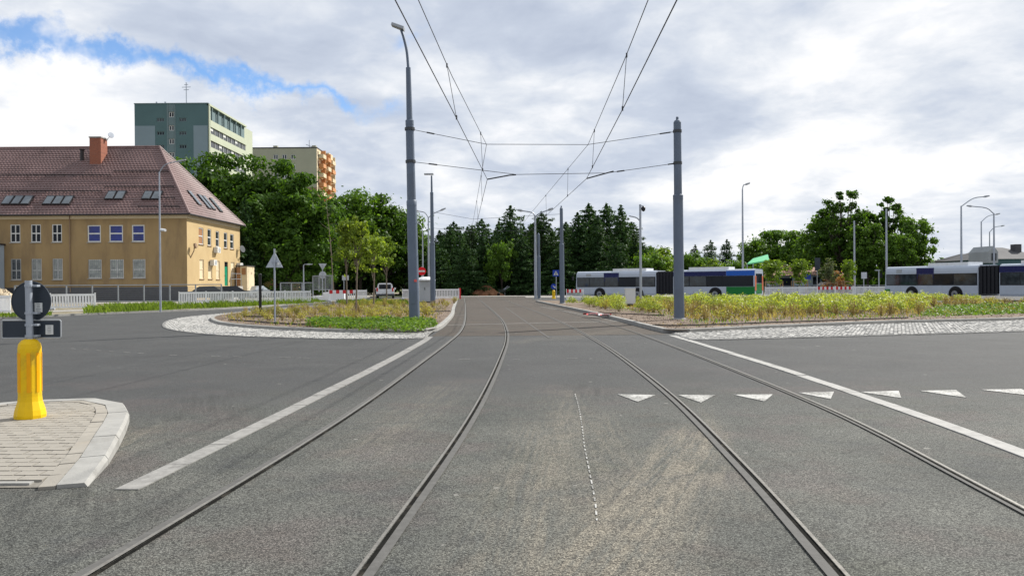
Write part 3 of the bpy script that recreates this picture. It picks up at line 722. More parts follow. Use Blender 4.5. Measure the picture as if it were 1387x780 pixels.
for i, h in enumerate(GL): window(hb, O2, dy, nx, h, 'cream_wall', 1, 2, .08, frame='cream_wall', sill='beige_brown')
dr = part('door', obox(MB(), O2, dy, nx, gd[0]+.02, gd[1]-.02, gd[2], gd[3]-.55, -.14, -.06), 'door_green', hb)
part('fanlight', obox(MB(), O2, dy, nx, gd[0]+.02, gd[1]-.02, gd[3]-.53, gd[3]-.02, -.14, -.08), 'glass_dark', dr)
part('handle', obox(MB(), O2, dy, nx, gd[0]+.15, gd[0]+.22, gd[2]+1.0, gd[2]+1.2, -.06, .0), 'steel_dark', dr)
for a, b in ((1130, 268), (1110, 335), (1250, 350)):
    d = gD((a+8)/3.9); c = P((a+8)/3.9, 270+b/3.9, d)
    ac = part('air_conditioner', MB().box((BX+.24, d, c.z), (.42, .9, .62)), 'ac_white', hb)
    part('fan_grille', MB().disc((BX+.455, d+.1, c.z), .24, (1, 0, 0), .02), 'grey_plastic', ac)
c = P(1265/3.9, 270+262/3.9, gD(1260/3.9)); d = gD(1260/3.9)
part('satellite_dish', MB().disc((BX+.5, d, c.z), .42, (1, -.4, .3), .05, 18), 'steel_dark', hb); part('dish_bracket', MB().tube([(BX, d, c.z-.2), (BX+.5, d, c.z)], .03, 6), 'steel_dark', hb)
d = gD(1008/3.9); c = P(1008/3.9, 270+245/3.9, d)
part('wall_lamp', MB().tube([(BX, d, c.z-1.2), (BX+.35, d, c.z-.5), (BX+.4, d, c.z)], .05, 6).disc((BX+.5, d, c.z), .26, (1, 0, .2), .2), 'beige_brown', hb)
part('eaves_band', obox(MB(), O2, dy, nx, 0, BY1-BY0, EAVE-.42, EAVE-.05, -.02, .05), 'cream_wall', hb)
part('back_wall', MB().b2(BXL, BX-.01, BY1-.2, BY1, 0, EAVE), 'ochre_wall_shaded', hb)
part('end_wall', MB().b2(BXL, BXL+.2, BY0+.01, BY1-.01, 0, EAVE), 'ochre_wall_shaded', hb)
# roof of real tile courses: stepped rows with rolls
ov = .45
def roof_face(p0, p1, q1, q0, rows, pitch):
    """eave p0-p1, ridge q0-q1; stepped, rolled courses"""
    p0, p1, q0, q1 = map(Vector, (p0, p1, q0, q1)); nr = (p1-p0).cross(q0-p0).normalized()
    if nr.z < 0: nr = -nr
    mb = MB()
    for r in range(rows):
        t0, t1 = r/rows, (r+1)/rows
        a0, a1 = p0.lerp(q0, t0), p1.lerp(q1, t0); b0, b1 = p0.lerp(q0, t1), p1.lerp(q1, t1)
        L = max((a1-a0).length, .05); n = max(2, int(L/pitch)*2); vs = []
        for i in range(n+1):
            u = i/n; w_ = .038 if i % 2 else .0
            vs += [a0.lerp(a1, u)+nr*(.005), a0.lerp(a1, u)+nr*(.055+w_), b0.lerp(b1, u)+nr*(.005+w_)]
        fs = []
        for i in range(n):
            k = 3*i; fs += [(k, k+3, k+4, k+1), (k+1, k+4, k+5, k+2)]
        mb.add(vs, fs)
    return mb
ze = EAVE-.05; ym = (BY0+BY1)/2
A, B_, C_, D_ = (BXL, BY0-ov, ze), (BX+ov, BY0-ov, ze), (BX+ov, BY1+ov, ze), (BXL, BY1+ov, ze)
R0, R1 = (BXL, ym, RIDGE), (RX, ym, RIDGE)
rf = part('roof', MB().add([A, B_, C_, D_, R0, R1], [(0, 1, 5, 4), (1, 2, 5), (2, 3, 4, 5), (3, 0, 4), (3, 2, 1, 0)]), 'lead', hb)
part('roof_tiles', roof_face(A, B_, R1, R0, 30, .36), 'roof_tile', rf, recalc=False, kind='stuff')
part('roof_tiles', roof_face(B_, C_, R1, R1, 28, .36), 'roof_tile', rf, recalc=False, kind='stuff')
part('ridge_cap', MB().tube([R0, (RX+.05, ym, RIDGE+.03)], .13, 8), 'roof_tile', rf)
part('hip_cap', MB().tube([Vector(B_)+Vector((0, 0, .06)), Vector(R1)+Vector((0, 0, .06))], .13, 8), 'roof_tile', rf)
part('hip_cap', MB().tube([Vector(C_)+Vector((0, 0, .06)), Vector(R1)+Vector((0, 0, .06))], .13, 8), 'roof_tile', rf)
part('gutter', MB().tube([(BXL, BY0-ov-.07, ze), (BX+ov+.07, BY0-ov-.07, ze), (BX+ov+.07, BY1+ov, ze)], .09, 8), 'gutter', rf)
# points on the front slope from photo pixels
sl_n = Vector((0, -(RIDGE-ze), (ym-BY0+ov))).normalized()
def on_front(px, py):
    d = pray(px, py); o = Vector((0, 0, CAMH)); p = Vector(A); t_ = (p-o).dot(sl_n)/d.dot(sl_n); return o+d*t_
s_up = Vector((0, (ym-BY0+ov), RIDGE-ze)).normalized()
def skylight(x0, x1, y0, y1, k):
    a, b = on_front(x0, y1), on_front(x1, y1); hgt = (on_front(x0, y0)-a).length
    ex = (b-a).normalized(); base = a+sl_n*.09
    for i in range(k):
        wd = (b-a).length/k; c0 = base+ex*(i*wd+.03); c1 = base+ex*((i+1)*wd-.03)
        def ring(p, q, h0, h1, lo, hi): return [p+s_up*h0+sl_n*lo, q+s_up*h0+sl_n*lo, q+s_up*h1+sl_n*lo, p+s_up*h1+sl_n*lo, p+s_up*h0+sl_n*hi, q+s_up*h0+sl_n*hi, q+s_up*h1+sl_n*hi, p+s_up*h1+sl_n*hi]
        F6 = [(3, 2, 1, 0), (4, 5, 6, 7), (0, 1, 5, 4), (1, 2, 6, 5), (2, 3, 7, 6), (3, 0, 4, 7)]
        w_ = part('skylight', MB().add(ring(c0, c1, 0, hgt, -.05, .10), F6), 'gutter', rf)
        part('pane', MB().add(ring(c0+ex*.09, c1-ex*.09, .09, hgt-.09, .05, .13), F6), 'skylight_glass', w_)
skylight(1, 40, 268, 278.5, 3); skylight(57, 95, 268, 278.5, 3); skylight(141, 167, 261, 271.5, 2); skylight(191, 217, 261, 271.5, 2)
for x0, x1, yy in ((0, 150, 239.5), (155, 228, 234), (0, 138, 261), (143, 236, 255), (216, 237, 270), (188, 214, 282), (222, 244, 282)):
    a, b = on_front(x0, yy), on_front(x1, yy)
    sg = MB().tube([a+sl_n*.3, b+sl_n*.3], .035, 5).tube([a+sl_n*.18, b+sl_n*.18], .03, 5); n = max(2, int((b-a).length/.9))
    for i in range(n+1): q = a.lerp(b, i/n); sg.tube([q, q+sl_n*.32], .03, 4)
    part('snow_guard', sg, 'gutter', rf)
# skylights on the hip face
hn = Vector((RIDGE-ze, 0, (BX+ov-RX))).normalized(); h_up = Vector((-(BX+ov-RX), 0, RIDGE-ze)).normalized()
def on_hip(px, py):
    d = pray(px, py); o = Vector((0, 0, CAMH)); t_ = (Vector(B_)-o).dot(hn)/d.dot(hn); return o+d*t_
for (x0, y0, x1, y1) in ((995, 630, 1050, 690), (1045, 650, 1105, 708), (1065, 655, 1130, 715), (1108, 670, 1165, 725)):
    a, b = on_hip(x0/3.9, 100+y0/3.9), on_hip(x1/3.9, 100+y1/3.9); cy = (a.y+b.y)/2; c = (a+b)/2; hh = 1.0; ww = .42
    F6 = [(3, 2, 1, 0), (4, 5, 6, 7), (0, 1, 5, 4), (1, 2, 6, 5), (2, 3, 7, 6), (3, 0, 4, 7)]
    def rg(k, lo, hi): return [c+Vector((0, sy*(ww-k), 0))+h_up*sh*(hh-k)+hn*z for z in (lo, hi) for sy, sh in ((-1, -1), (1, -1), (1, 1), (-1, 1))]
    w_ = part('skylight', MB().add(rg(0, -.05, .18), F6), 'gutter', rf); part('pane', MB().add(rg(.09, .1, .21), F6), 'skylight_glass', w_)
# chimney
ch = on_front(131, 222); cz = ch.z
c0 = on_front(126, 224)
chx, chy = (P(120, 222, c0.y).x+P(137, 222, c0.y).x)/2, c0.y+.75
chm = part('chimney', MB().b2(chx-.6, chx+.6, chy-.66, chy+.66, cz-1.2, P(128, 188.5, chy).z), 'brick_chimney', rf)
part('chimney_cap', MB().b2(chx-.66, chx+.66, chy-.72, chy+.72, P(128, 188.3, chy).z, P(128, 186.6, chy).z), 'concrete', chm)
zc = P(128, 186.6, chy).z
part('flue', MB().tube([(chx-1.7, chy-.1, cz-1.0), (chx-1.7, chy-.1, cz+1.5)], .2, 8).disc((chx-1.7, chy-.1, cz+1.6), .3, (0, 0, 1), .08), 'gutter', rf)
part('dish', MB().disc((chx+1.1, chy+.5, zc+.35), .32, (.8, -.6, .3), .06).tube([(chx+.6, chy+.4, zc-.3), (chx+1.05, chy+.5, zc+.3)], .03, 5), 'galv', rf)
part('ladder_plank', MB().tube([(chx+.9, chy-.9, cz-.2), (chx+2.2, chy+2.2, RIDGE-.7)], .07, 5), 'roof_tile', rf)

# pale blue annexe at the left edge, brown porch at the gable's far corner
ax = thing('annexe', (P(-20, 380, 74).x, 74, 0), 'pale blue low annexe at the left edge before the ochre building', 'building')
xr = P(6.0, 380, 76.9).x
part('wall', MB().b2(xr-6, xr, 73.6, 76.9, 0, P(3, 330, 74).z), 'pale_blue_wall', ax); part('roof_edge', MB().b2(xr-6.1, xr+.12, 73.4, 76.95, P(3, 330, 74).z, P(3, 328, 74).z), 'gutter', ax)
pd_ = gD(1290/3.9)
po = thing('porch', (BX+1, 88, 0), 'narrow brown porch box at the far corner of the ochre building', 'porch')
X0, X1 = P(1250/3.9, 380, 90.).x, P(1306/3.9, 380, 90.).x
part('wall', MB().b2(X0, X1-.8, 90, 92.5, 0, P(330, 362, 90).z), 'brown_metal', po); part('side_wall', MB().b2(X1-.78, X1, 89.98, 92.5, 0, P(330, 360.5, 90).z), 'cream_wall', po)
part('roof', MB().b2(X0-.1, X1+.1, 89.8, 92.6, P(330, 360.5, 90).z+.01, P(330, 359.5, 90).z), 'lead', po)
part('door', MB().b2(X1-.62, X1-.15, 89.93, 89.99, P(330, 372, 90).z, P(330, 363, 90).z), 'brown_metal', po)
# stairs rail
sr = thing('hand_rail', (BX+1.6, 85, 0), 'thin grey hand rail by the green door of the ochre building', 'railing')
for yy in (84.6, 86.2, 87.8): part('post', MB().tube([(BX+1.6, yy, 0), (BX+1.6, yy, 2.9)], .03, 5), 'fence_metal', sr)
for zz_ in (2.9, 2.3): part('rail', MB().tube([(BX+1.6, 84.6, zz_), (BX+1.6, 87.8, zz_)], .03, 5), 'fence_metal', sr)
part('landing', MB().b2(BX+.05, BX+1.7, 84.4, 88, 0, 1.5), 'concrete', sr)

# ---- grey green tower block
TD = 157.
x0, x1 = P(182, 141, TD).x, P(282, 141, TD).x; H = P(230, 141, TD).z; Lb = 22.
tw = thing('tower_block', (x0, TD, 0), 'tall grey green tower block rising behind the ochre roof', 'building')
O = Vector((x0, TD, 0)); zz_ = lambda py: P(230, py, TD).z; uu = lambda px: P(px, 180, TD).x-x0
fx = lambda a: 0+a/3.9; holes = []; wins = []
for k in range(9):
    for (a, b, ya, yb) in ((892, 920, 202, 230),): wins.append((uu(a/3.9), uu(b/3.9), zz_(100+yb/3.9)-k*2.72, zz_(100+ya/3.9)-k*2.72))
    if k: pass
    for (a, b) in ((828, 868), (946, 985)): wins.append((uu(a/3.9), uu(b/3.9), zz_(100+254/3.9)-k*2.72, zz_(100+234/3.9)-k*2.72))
facade(tw, O, dx, ny, x1-x0, H, wins, 'tower_dark', depth=.2)
for i, h in enumerate(wins): window(tw, O, dx, ny, h, 'glass_mid' if i % 4 else 'glass_dark', 2 if i % 3 == 0 else 3, 1, .12, depth=.2, sill=None, frame='window_white' if i % 3 == 0 else 'tower_mid')
for a, b, ztop, mt in ((712, 820, zz_(170.5), 'tower_panel'), (1022, 1098, zz_(170.5), 'tower_panel')): part('wall_panel', obox(MB(), O, dx, ny, uu(a/3.9)+.02, uu(b/3.9)-.02, 0, ztop, .0, .05), mt, tw)
for a, b in ((882, 891), (921, 928)): part('wall_strip', obox(MB(), O, dx, ny, uu(a/3.9), uu(b/3.9), 0, H-.1, .0, .05), 'tower_mid', tw)
for k in range(9): part('spandrel', obox(MB(), O, dx, ny, uu(892/3.9), uu(920/3.9), zz_(100+202/3.9)-k*2.72+.04, (zz_(100+230/3.9)-(k-1)*2.72-.04) if k else H-.1, .0, .05), 'tower_mid', tw)
part('wall', MB().b2(x0, x1-.3, TD+.3, TD+Lb, 0, H-.02), 'tower_mid', tw)
# lit side: loggia bands
sx = x1
def sD(px): return TD+(px-282)/(322-282)*Lb
part('side_wall', MB().b2(sx-.3, sx-.05, TD+.02, TD+Lb, 0, H-3.2), 'glass_mid', tw)
part('loggia_shade', MB().b2(sx-2.2, sx-2.0, TD+.3, TD+Lb-.4, H-3.2, H-.3), 'tower_mid', tw)
part('roof_beam', MB().b2(sx-.3, sx+.25, TD-.0, TD+Lb, H-.35, H+.02), 'tower_green', tw)
part('corner_pier', MB().b2(sx-.05, sx+.22, TD, TD+.5, 0, H-.36), 'tower_green', tw)
for k in range(6): part('loggia_beam', MB().b2(sx-2, sx+.2, TD+1.6+k*3.4, TD+1.9+k*3.4, H-1.0, H-.5), 'tower_mid', tw); part('loggia_post', MB().b2(sx-.1, sx+.15, TD+1.6+k*3.4, TD+1.9+k*3.4, H-3.0, H-1.0), 'tower_mid', tw)
for k in range(11):
    zt = H-3.2-k*2.72; part('spandrel', MB().b2(sx-.04, sx+.25, TD+.5, TD+Lb, zt-1.35, zt), 'tower_green', tw)
    if k < 6:
        for j in range(9):
            w_ = part('window', MB().b2(sx-.04, sx+.06, TD+.9+j*2.35, TD+1.0+j*2.35, zt-2.70, zt-1.37), 'window_white', tw)
            if (j+k) % 3 == 0: part('blind', MB().b2(sx-.045, sx+.02, TD+1.05+j*2.35, TD+2.4+j*2.35, zt-2.0, zt-1.38), 'window_white', tw)
xe = P(330, 172, TD+Lb).x
part('end_block', MB().b2(sx-6, xe, TD+Lb+.01, TD+Lb+6, 0, P(326, 172, TD+Lb).z), 'tower_green', tw)
part('parapet', MB().b2(x0-.08, x1+.05, TD-.08, TD+.3, H, H+.18), 'tower_mid', tw)
xa = P(252.5, 141, TD+3).x; an = MB().tube([(xa, TD+3, H), (xa, TD+3, P(252, 112, TD+3).z)], .09, 5)
for py, l in ((118.5, .9), (122, .55), (115, .4)): q = P(252, py, TD+3); an.tube([(xa-l, TD+3, q.z), (xa+l, TD+3, q.z+.05)], .06, 4)
part('antenna', an, 'galv', tw)
for px in (206, 218): part('roof_vent', MB().tube([(P(px, 141, TD).x, TD+2, H), (P(px, 141, TD).x, TD+2, H+.9)], .18, 6), 'galv', tw)

# ---- beige block with orange balconies
D2 = 228.; x0, x1 = P(340.5, 201, D2).x, P(429, 201, D2).x; H = P(385, 201, D2).z; L2 = 23
bb = thing('apartment_block', (x0, D2, 0), 'beige apartment block with orange balconies behind the broadleaf trees', 'building')
O = Vector((x0, D2, 0)); wins = []
for k in range(10):
    for px in (373.5, 385.2, 397): u = P(px, 212, D2).x-x0; zc = P(385, 212.7, D2).z-k*2.8; wins.append((u-.7, u+.7, zc-.75, zc+.75))
facade(bb, O, dx, ny, x1-x0, H, wins, 'beige_wall', depth=.2)
for h in wins: window(bb, O, dx, ny, h, 'glass_mid', 2, 1, .16, depth=.2, sill=None)
part('roof_edge', MB().b2(x0-.1, x1+.1, D2-.1, D2+L2, H, H+.3), 'lead', bb)
part('wall', MB().b2(x0, x1-.35, D2+.3, D2+L2, 0, H-.01), 'beige_wall', bb)
part('base_band', obox(MB(), O, dx, ny, P(414, 255, D2).x-x0, x1-x0, 0, P(420, 254, D2).z, .0, .1), 'beige_brown', bb)
part('side_wall', MB().b2(x1-.3, x1+.0, D2+.01, D2+L2, 0, H-.02), 'cream_wall', bb)
for k in range(12):
    zb = H-2.6-k*2.8
    for j, (ya, yb) in enumerate(((2.0, 5.5), (8.2, 12), (14, 18))):
        bl = part('balcony', MB().b2(x1+.02, x1+1.5, D2+ya, D2+yb, zb, zb+1.15), 'balcony_orange' if (j+k) % 2 else 'cream_wall', bb)
        part('balcony_wall', MB().b2(x1+.02, x1+1.3, D2+yb-.2, D2+yb+.3, zb+1.16, zb+2.7), 'balcony_orange' if j != 2 else 'cream_wall', bb)
    for j in range(4): w_ = part('window', MB().b2(x1+.0, x1+.08, D2+1+j*5.6, D2+1.8+j*5.6, zb+.4, zb+1.9), 'glass_mid', bb)
for px in (368, 421): part('roof_vent', MB().box((P(px, 201, D2).x, D2+4, H+.8), (1.2, 1.2, 1.2)), 'beige_wall', bb)
xa = P(413, 201, D2).x; part('antenna', MB().tube([(xa, D2+5, H), (xa, D2+5, P(413, 190, D2+5).z)], .1, 5).tube([(xa-1, D2+5, H+2.0), (xa+.9, D2+5, H+1.2)], .1, 4), 'galv', bb)
part('roof_hut', MB().b2(x1-5, x1+.8, D2+12, D2+17, H-1, H+.6), 'cream_wall', bb)

# ---- small yellow garage, far right houses
gx0, gx1 = P(358, 380, 118).x, P(405, 380, 118).x; gz = P(380, 361, 118).z
ga = thing('garage', (gx0, 118, 0), 'small yellow garage with brown door under the trees', 'building')
part('wall', MB().b2(gx0, gx1, 118, 124, 0, gz), 'small_yellow_wall', ga); part('roof', MB().b2(gx0-.3, gx1+.3, 117.7, 124, gz, gz+.25), 'lead', ga)
part('garage_door', MB().b2(P(374, 380, 118).x, P(393, 380, 118).x, 117.9, 117.99, .1, P(380, 368.5, 118).z), 'garage_brown', ga)
def house(name, x0, x1, yb, ypeak, D, wallm, roofm, lab, ridge_px, dep=9., ytop=None):
    a, b = P(x0, ytop, D).x, P(x1, ytop, D).x; z1 = P(x0, ytop, D).z; zr = P(ridge_px, ypeak, D).z; xr = P(ridge_px, ypeak, D).x
    h = thing(name, ((a+b)/2, D, 0), lab, 'house')
    part('wall', MB().b2(a, b, D, D+dep, 0, z1), wallm, h)
    part('roof', MB().add([(a-.4, D-.4, z1), (b+.4, D-.4, z1), (b+.4, D+dep+.4, z1), (a-.4, D+dep+.4, z1), (xr-.5*abs(b-a)*.3, D+dep/2, zr), (xr+.5*abs(b-a)*.3, D+dep/2, zr)], [(0, 1, 5, 4), (1, 2, 5), (2, 3, 4, 5), (3, 0, 4), (3, 2, 1, 0)]), roofm, h)
    return h, a, b, z1, zr
h, a, b, z1, zr = house('brick_house', 1092, 1150, 390, 361, 118., 'pale_blue_wall', 'far_roof_red', 'low house with pinkish tiled roof behind the right barriers', 1120, ytop=372.5)
for k in range(3): part('window', MB().b2(a+1+k*2, a+2+k*2, 117.9, 117.99, 1.2, 2.3), 'glass_dark', h)
h, a, b, z1, zr = house('tiled_house', 1048, 1096, 390, 358, 124., 'house_grey', 'far_roof_red', 'grey walled low house behind the young staked trees', 1080, ytop=373)
part('window', MB().b2(a+1, a+3, 123.9, 123.99, 1.0, 2.2), 'glass_dark', h)
h, a, b, z1, zr = house('gabled_house', 1338, 1420, 390, 333, 92., 'house_teal', 'far_roof_dark', 'teal house with dark slate roof behind the right bus', 1378, ytop=351)
part('chimney', MB().b2(P(1372, 330, 95).x, P(1380, 330, 95).x, 94.5, 95.5, z1, P(1376, 331, 95).z), 'far_roof_dark', h)
dm = part('dormer', MB().add([(P(1339, 355, 91).x, 91, P(1339, 356, 91).z), (P(1352, 355, 91).x, 91, P(1352, 356, 91).z), (P(1352, 355, 91).x, 91, P(1352, 341, 91).z), (P(1346, 333, 91).x, 91, P(1346, 333, 91).z), (P(1339, 341, 91).x, 91, P(1339, 341, 91).z),
    (P(1339, 355, 91).x, 95, P(1339, 356, 91).z), (P(1352, 355, 91).x, 95, P(1352, 356, 91).z), (P(1352, 355, 91).x, 95, P(1352, 341, 91).z), (P(1346, 333, 91).x, 95, P(1346, 333, 91).z), (P(1339, 341, 91).x, 95, P(1339, 341, 91).z)],
    [(0, 1, 2, 3, 4), (5, 9, 8, 7, 6), (0, 5, 6, 1), (1, 6, 7, 2), (2, 7, 8, 3), (3, 8, 9, 4), (4, 9, 5, 0)]), 'house_grey', h)
part('window', MB().b2(P(1343, 350, 91).x, P(1349, 350, 91).x, 90.9, 90.98, P(1345, 353, 91).z, P(1345, 343, 91).z), 'glass_dark', dm)
h, a, b, z1, zr = house('slate_house', 1318, 1342, 390, 342, 100., 'house_grey', 'far_roof_dark', 'small grey house with dark roof left of the teal house', 1332, ytop=352)
part('window', MB().b2(a+.5, a+1.6, 99.9, 99.99, 2.2, 3.4), 'glass_dark', h)
# green canopy roof
cd = 98.; cn = thing('market_canopy', (P(1030, 380, cd).x, cd, 0), 'light green sloping canopy roof behind the first bus', 'canopy')
q = [P(1012, 357, cd-2), P(1042, 352, cd-2), P(1040, 344.5, cd+2), P(1020, 350, cd+2)]
part('roof', MB().add(q+[v-Vector((0, 0, .15)) for v in q], [(0, 1, 2, 3), (7, 6, 5, 4), (0, 4, 5, 1), (1, 5, 6, 2), (2, 6, 7, 3), (3, 7, 4, 0)]), 'tent_green', cn)
for v in q: part('post', MB().tube([(v.x, v.y, 0), (v.x, v.y, v.z-.1)], .06, 5), 'galv', cn)
# ================================================================ POLES AND WIRES
def traction_pole(bx, by, secs, label, lean=0., lamp=None, group=None, zb=ISZ, mat='pole_grey', cap=True):
    """secs = [(z0,z1,r0,r1)...] heights above base"""
    r = thing('traction_pole', (bx, by, zb), label, 'pole', group)
    pt = lambda z: Vector((bx+lean*z, by, zb+z))
    for i, (z0, z1, r0, r1) in enumerate(secs):
        part('pole_section', MB().tube([pt(z0), pt(z1)], [r0, r1], 16), mat, r, smooth=True)
        if i: part('collar', MB().tube([pt(z0-.10), pt(z0+.07), pt(z0+.10)], [secs[i-1][3]+.006, secs[i-1][3]+.006, r0+.003], 16), mat, r, smooth=True)
    part('base_collar', MB().lathe((bx, by, zb), [(secs[0][2]+.06, -.02), (secs[0][2]+.06, .03), (secs[0][2]+.01, .05)], 16), 'concrete', r)
    zt = secs[-1][1]
    if cap: part('cap', MB().lathe(pt(zt), [(secs[-1][3]*1.02, -.02), (secs[-1][3]*.8, .06), (.05, .1), (.05, .2), (.02, .22)], 12), mat, r)
    return r, pt
mD = 28.3; mb_ = G(561.5, 436.5, ISZ); mx, my = mb_.x, mb_.y
hz = lambda py, D=my, px=556: P(px, py, D).z-ISZ
lean = (P(553, 92, my).x-mx)/hz(92)
mp, mpt = traction_pole(mx, my, [(0, hz(275), .20, .185), (hz(275), hz(166), .165, .15), (hz(166), hz(92), .115, .09)], 'tall grey tram wire pole with street lamp standing on the left island', lean, cap=False)
top = mpt(hz(92)); q1 = P(551, 70, my); q2 = P(547, 52, my); q3 = P(543.5, 41, my)
part('lamp_arm', MB().tube(catmull([top, q1, q2, q3], 5), .05, 8), 'pole_grey', mp, smooth=True)
hd = part('lamp_head', MB().add([q3+Vector(v) for v in ((.10, -.18, -.02), (.10, .18, -.02), (-.36, .14, .16), (-.36, -.14, .16), (.12, -.18, .08), (.12, .18, .08), (-.33, .14, .25), (-.33, -.14, .25))], [(3, 2, 1, 0), (4, 5, 6, 7), (0, 1, 5, 4), (1, 2, 6, 5), (2, 3, 7, 6), (3, 0, 4, 7)]), 'grey_plastic', mp)
part('hatch', MB().box((mx-.03, my-.207, .95+ISZ), (.16, .012, .5)), 'pole_grey', mp)
part('poster_scrap', MB().box((mx+.07, my-.20, 1.55+ISZ), (.10, .012, .09)), 'tape_red', mp)
for zq in (hz(175), hz(219)): part('wire_clamp', MB().tube([mpt(zq-.05), mpt(zq+.05)], .19, 14), 'steel_dark', mp)
rb = G(920, 432.5, ISZ)
hr = lambda py: P(919, py, rb.y).z-ISZ
rp, rpt = traction_pole(rb.x, rb.y, [(0, hr(267), .20, .19), (hr(267), hr(166), .155, .145)], 'tall grey tram wire pole standing on the right island', -.004)
for zq in (hr(178), hr(221)): part('wire_clamp', MB().tube([rpt(zq-.05), rpt(zq+.05)], .17, 14), 'steel_dark', rp)
# second row of poles
lb = G(586.5, 410.5, ISZ); h3 = lambda py: P(585, py, lb.y).z-ISZ
p3, p3t = traction_pole(lb.x, lb.y, [(0, h3(330), .20, .19), (h3(330), h3(262), .15, .12), (h3(262), h3(238), .08, .06)], 'grey tram wire pole beside the portable toilet', -.004, cap=False)
part('lamp_head', MB().box(p3t(h3(236))+Vector((-.2, 0, 0)), (.7, .3, .1)), 'grey_plastic', p3)
cb = G(761.5, 411.5, ISZ); h4 = lambda py: P(761, py, cb.y).z-ISZ
p4, p4t = traction_pole(cb.x, cb.y, [(0, h4(332), .17, .16), (h4(332), h4(283), .12, .11)], 'grey tram wire pole at the far tip of the right island', -.003)
p5, p5t = traction_pole(P(730, 400, 78).x, 78, [(0, 4.2, .17, .16), (4.2, P(730, 318, 78).z, .13, .12)], 'shorter grey tram wire pole beside the double lamp', 0, zb=0)

# overhead line
def wire(name, pts, r, lab):
    mid = pts[len(pts)//2]
    return solo(name, MB().tube(pts, r, 5), 'wire', tuple(mid), lab, 'wire')
ctL = [(-2.3, -4, 5.4), (-1.95, 3, 5.38), P(535, 0, 10.5), P(612.5, 149, 17.1), P(660, 243, my)]
msL = [(-2.3, -4, 6.9), (-2.05, 3, 6.75), P(566.5, 0, 13.9), P(611.5, 102, 18.9), P(659, 196, my)]
ctR = [(1.75, -4, 5.4), (1.95, 3, 5.38), P(917, 0, 10.5), P(846, 143, 16.8), P(794.5, 242, my)]
msR = [(1.9, -4, 6.9), (2.1, 3, 6.75), P(878, 0, 13.9), P(846, 81, 17.6), P(796.6, 196, my)]
D3 = 56.
ctL += [P(643, 314, D3), P(636, 340, 86)]; msL += [P(641, 299, D3), P(635, 331, 86)]
ctR += [P(718, 312, D3), P(690, 340, 86)]; msR += [P(716, 292.5, D3), P(688, 331, 86)]
def sag(pts, s): # gentle sag in the second span
    return [Vector(q) for q in pts]
wire('contact_wire', sag(ctL, 0), .010, 'lower contact wire over the left tram track'); wire('catenary_wire', sag(msL, 0), .009, 'upper carrying wire over the left tram track')
wire('contact_wire', sag(ctR, 0), .010, 'lower contact wire over the right tram track'); wire('catenary_wire', sag(msR, 0), .009, 'upper carrying wire over the right tram track')
def atY(pts, y):
    pts = [Vector(q) for q in pts]
    for a, b in zip(pts, pts[1:]):
        if a.y <= y <= b.y: return a.lerp(b, (y-a.y)/(b.y-a.y))
for ct, ms, ys, side in ((ctL, msL, (18.0, 26.5, 36, 45), 'left'), (ctR, msR, (17.2, 26.0, 34.5, 44), 'right')):
    for k, y in enumerate(ys):
        a, b = atY(ct, y), atY(ms, y)
        solo('dropper_wire', MB().tube([a, b], .007, 4).tube([a+Vector((0, 0, -.03)), a+Vector((0, 0, .07))], .02, 5).tube([b+Vector((0, 0, -.07)), b+Vector((0, 0, .03))], .02, 5), 'wire', tuple(a), f'{ords[k]} vertical dropper wire over the {side} tram track, counted from the camera', 'wire', 'droppers between the overhead wires')
def spanwire(pts, lab, ins=()):
    r = thing('span_wire', tuple(pts[0]), lab, 'wire'); part('cable', MB().tube(pts, .011, 5), 'wire', r)
    for (i, f0, f1) in ins: a, b = Vector(pts[i]), Vector(pts[i+1]); part('insulator', MB().tube([a.lerp(b, f0), a.lerp(b, f1)], .028, 6), 'steel_dark', r)
    return r
upL, upR, loL, loR = mpt(hz(175)), rpt(hr(178)), mpt(hz(219)), rpt(hr(221))
spanwire([upL, P(659, 195.6, my), P(796.6, 196, my), upR], 'upper cross wire strung between the two big poles', ((0, .22, .32), (2, .8, .92)))
sr_ = spanwire([loL, P(700, 236.5, my), P(822, 234.5, my), loR], 'lower cross wire strung between the two big poles', ((0, .17, .25), (2, .14, .24), (2, .86, .95)))
part('steady_arm', MB().tube([P(660, 243, my-.05), P(690, 237.5, my-.05), P(699, 236.8, my-.05)], .026, 6), 'steel_dark', sr_)
part('steady_arm', MB().tube([P(794.5, 242, my-.05), P(822, 234.5, my-.05), P(831, 232, my-.05)], .026, 6), 'steel_dark', sr_)
q5, q6 = p3t(h3(287)), p4t(h4(290)); spanwire([q5, P(641, 297, D3), P(716, 292.5, D3), q6], 'far upper cross wire between the second pair of poles')
q7, q8 = p3t(h3(309)), p4t(h4(312)); spanwire([q7, P(643, 314, D3), P(718, 312, D3), q8], 'far lower cross wire between the second pair of poles')

# street lamps
def lamp(name, px, D, ybase, ytop, arms, lab, r=.075, zb=0., mat='galv', thick=1.):
    b = P(px, ybase, D); o = thing(name, (b.x, D, zb), lab, 'street lamp'); zt = P(px, ytop, D).z
    part('pole', MB().tube([(b.x, D, zb), (b.x, D, (zb+zt)*.5), (b.x, D, zt)], [r, r*.85, r*.6], 10), mat, o, smooth=True)
    for a in arms:
        pts = [Vector((b.x, D, zt-.05))]+[P(q[0], q[1], D) for q in a]
        part('lamp_arm', MB().tube(catmull(pts, 4), r*.45, 6), mat, o)
        e1, e0 = pts[-1], pts[-2]; d = (e1-e0).normalized()
        part('lamp_head', MB().tube([e1-d*.1, e1+d*.12, e1+d*.5], [r*.5, r*1.05, r*.6], 6), 'grey_plastic', o)
    return o
lamp('street_lamp', 217.5, 44., 421, 233, [[(221, 226), (228, 221.5), (240, 219)]], 'thin grey lamp with camera standing in front of the ochre building', .062, .07)
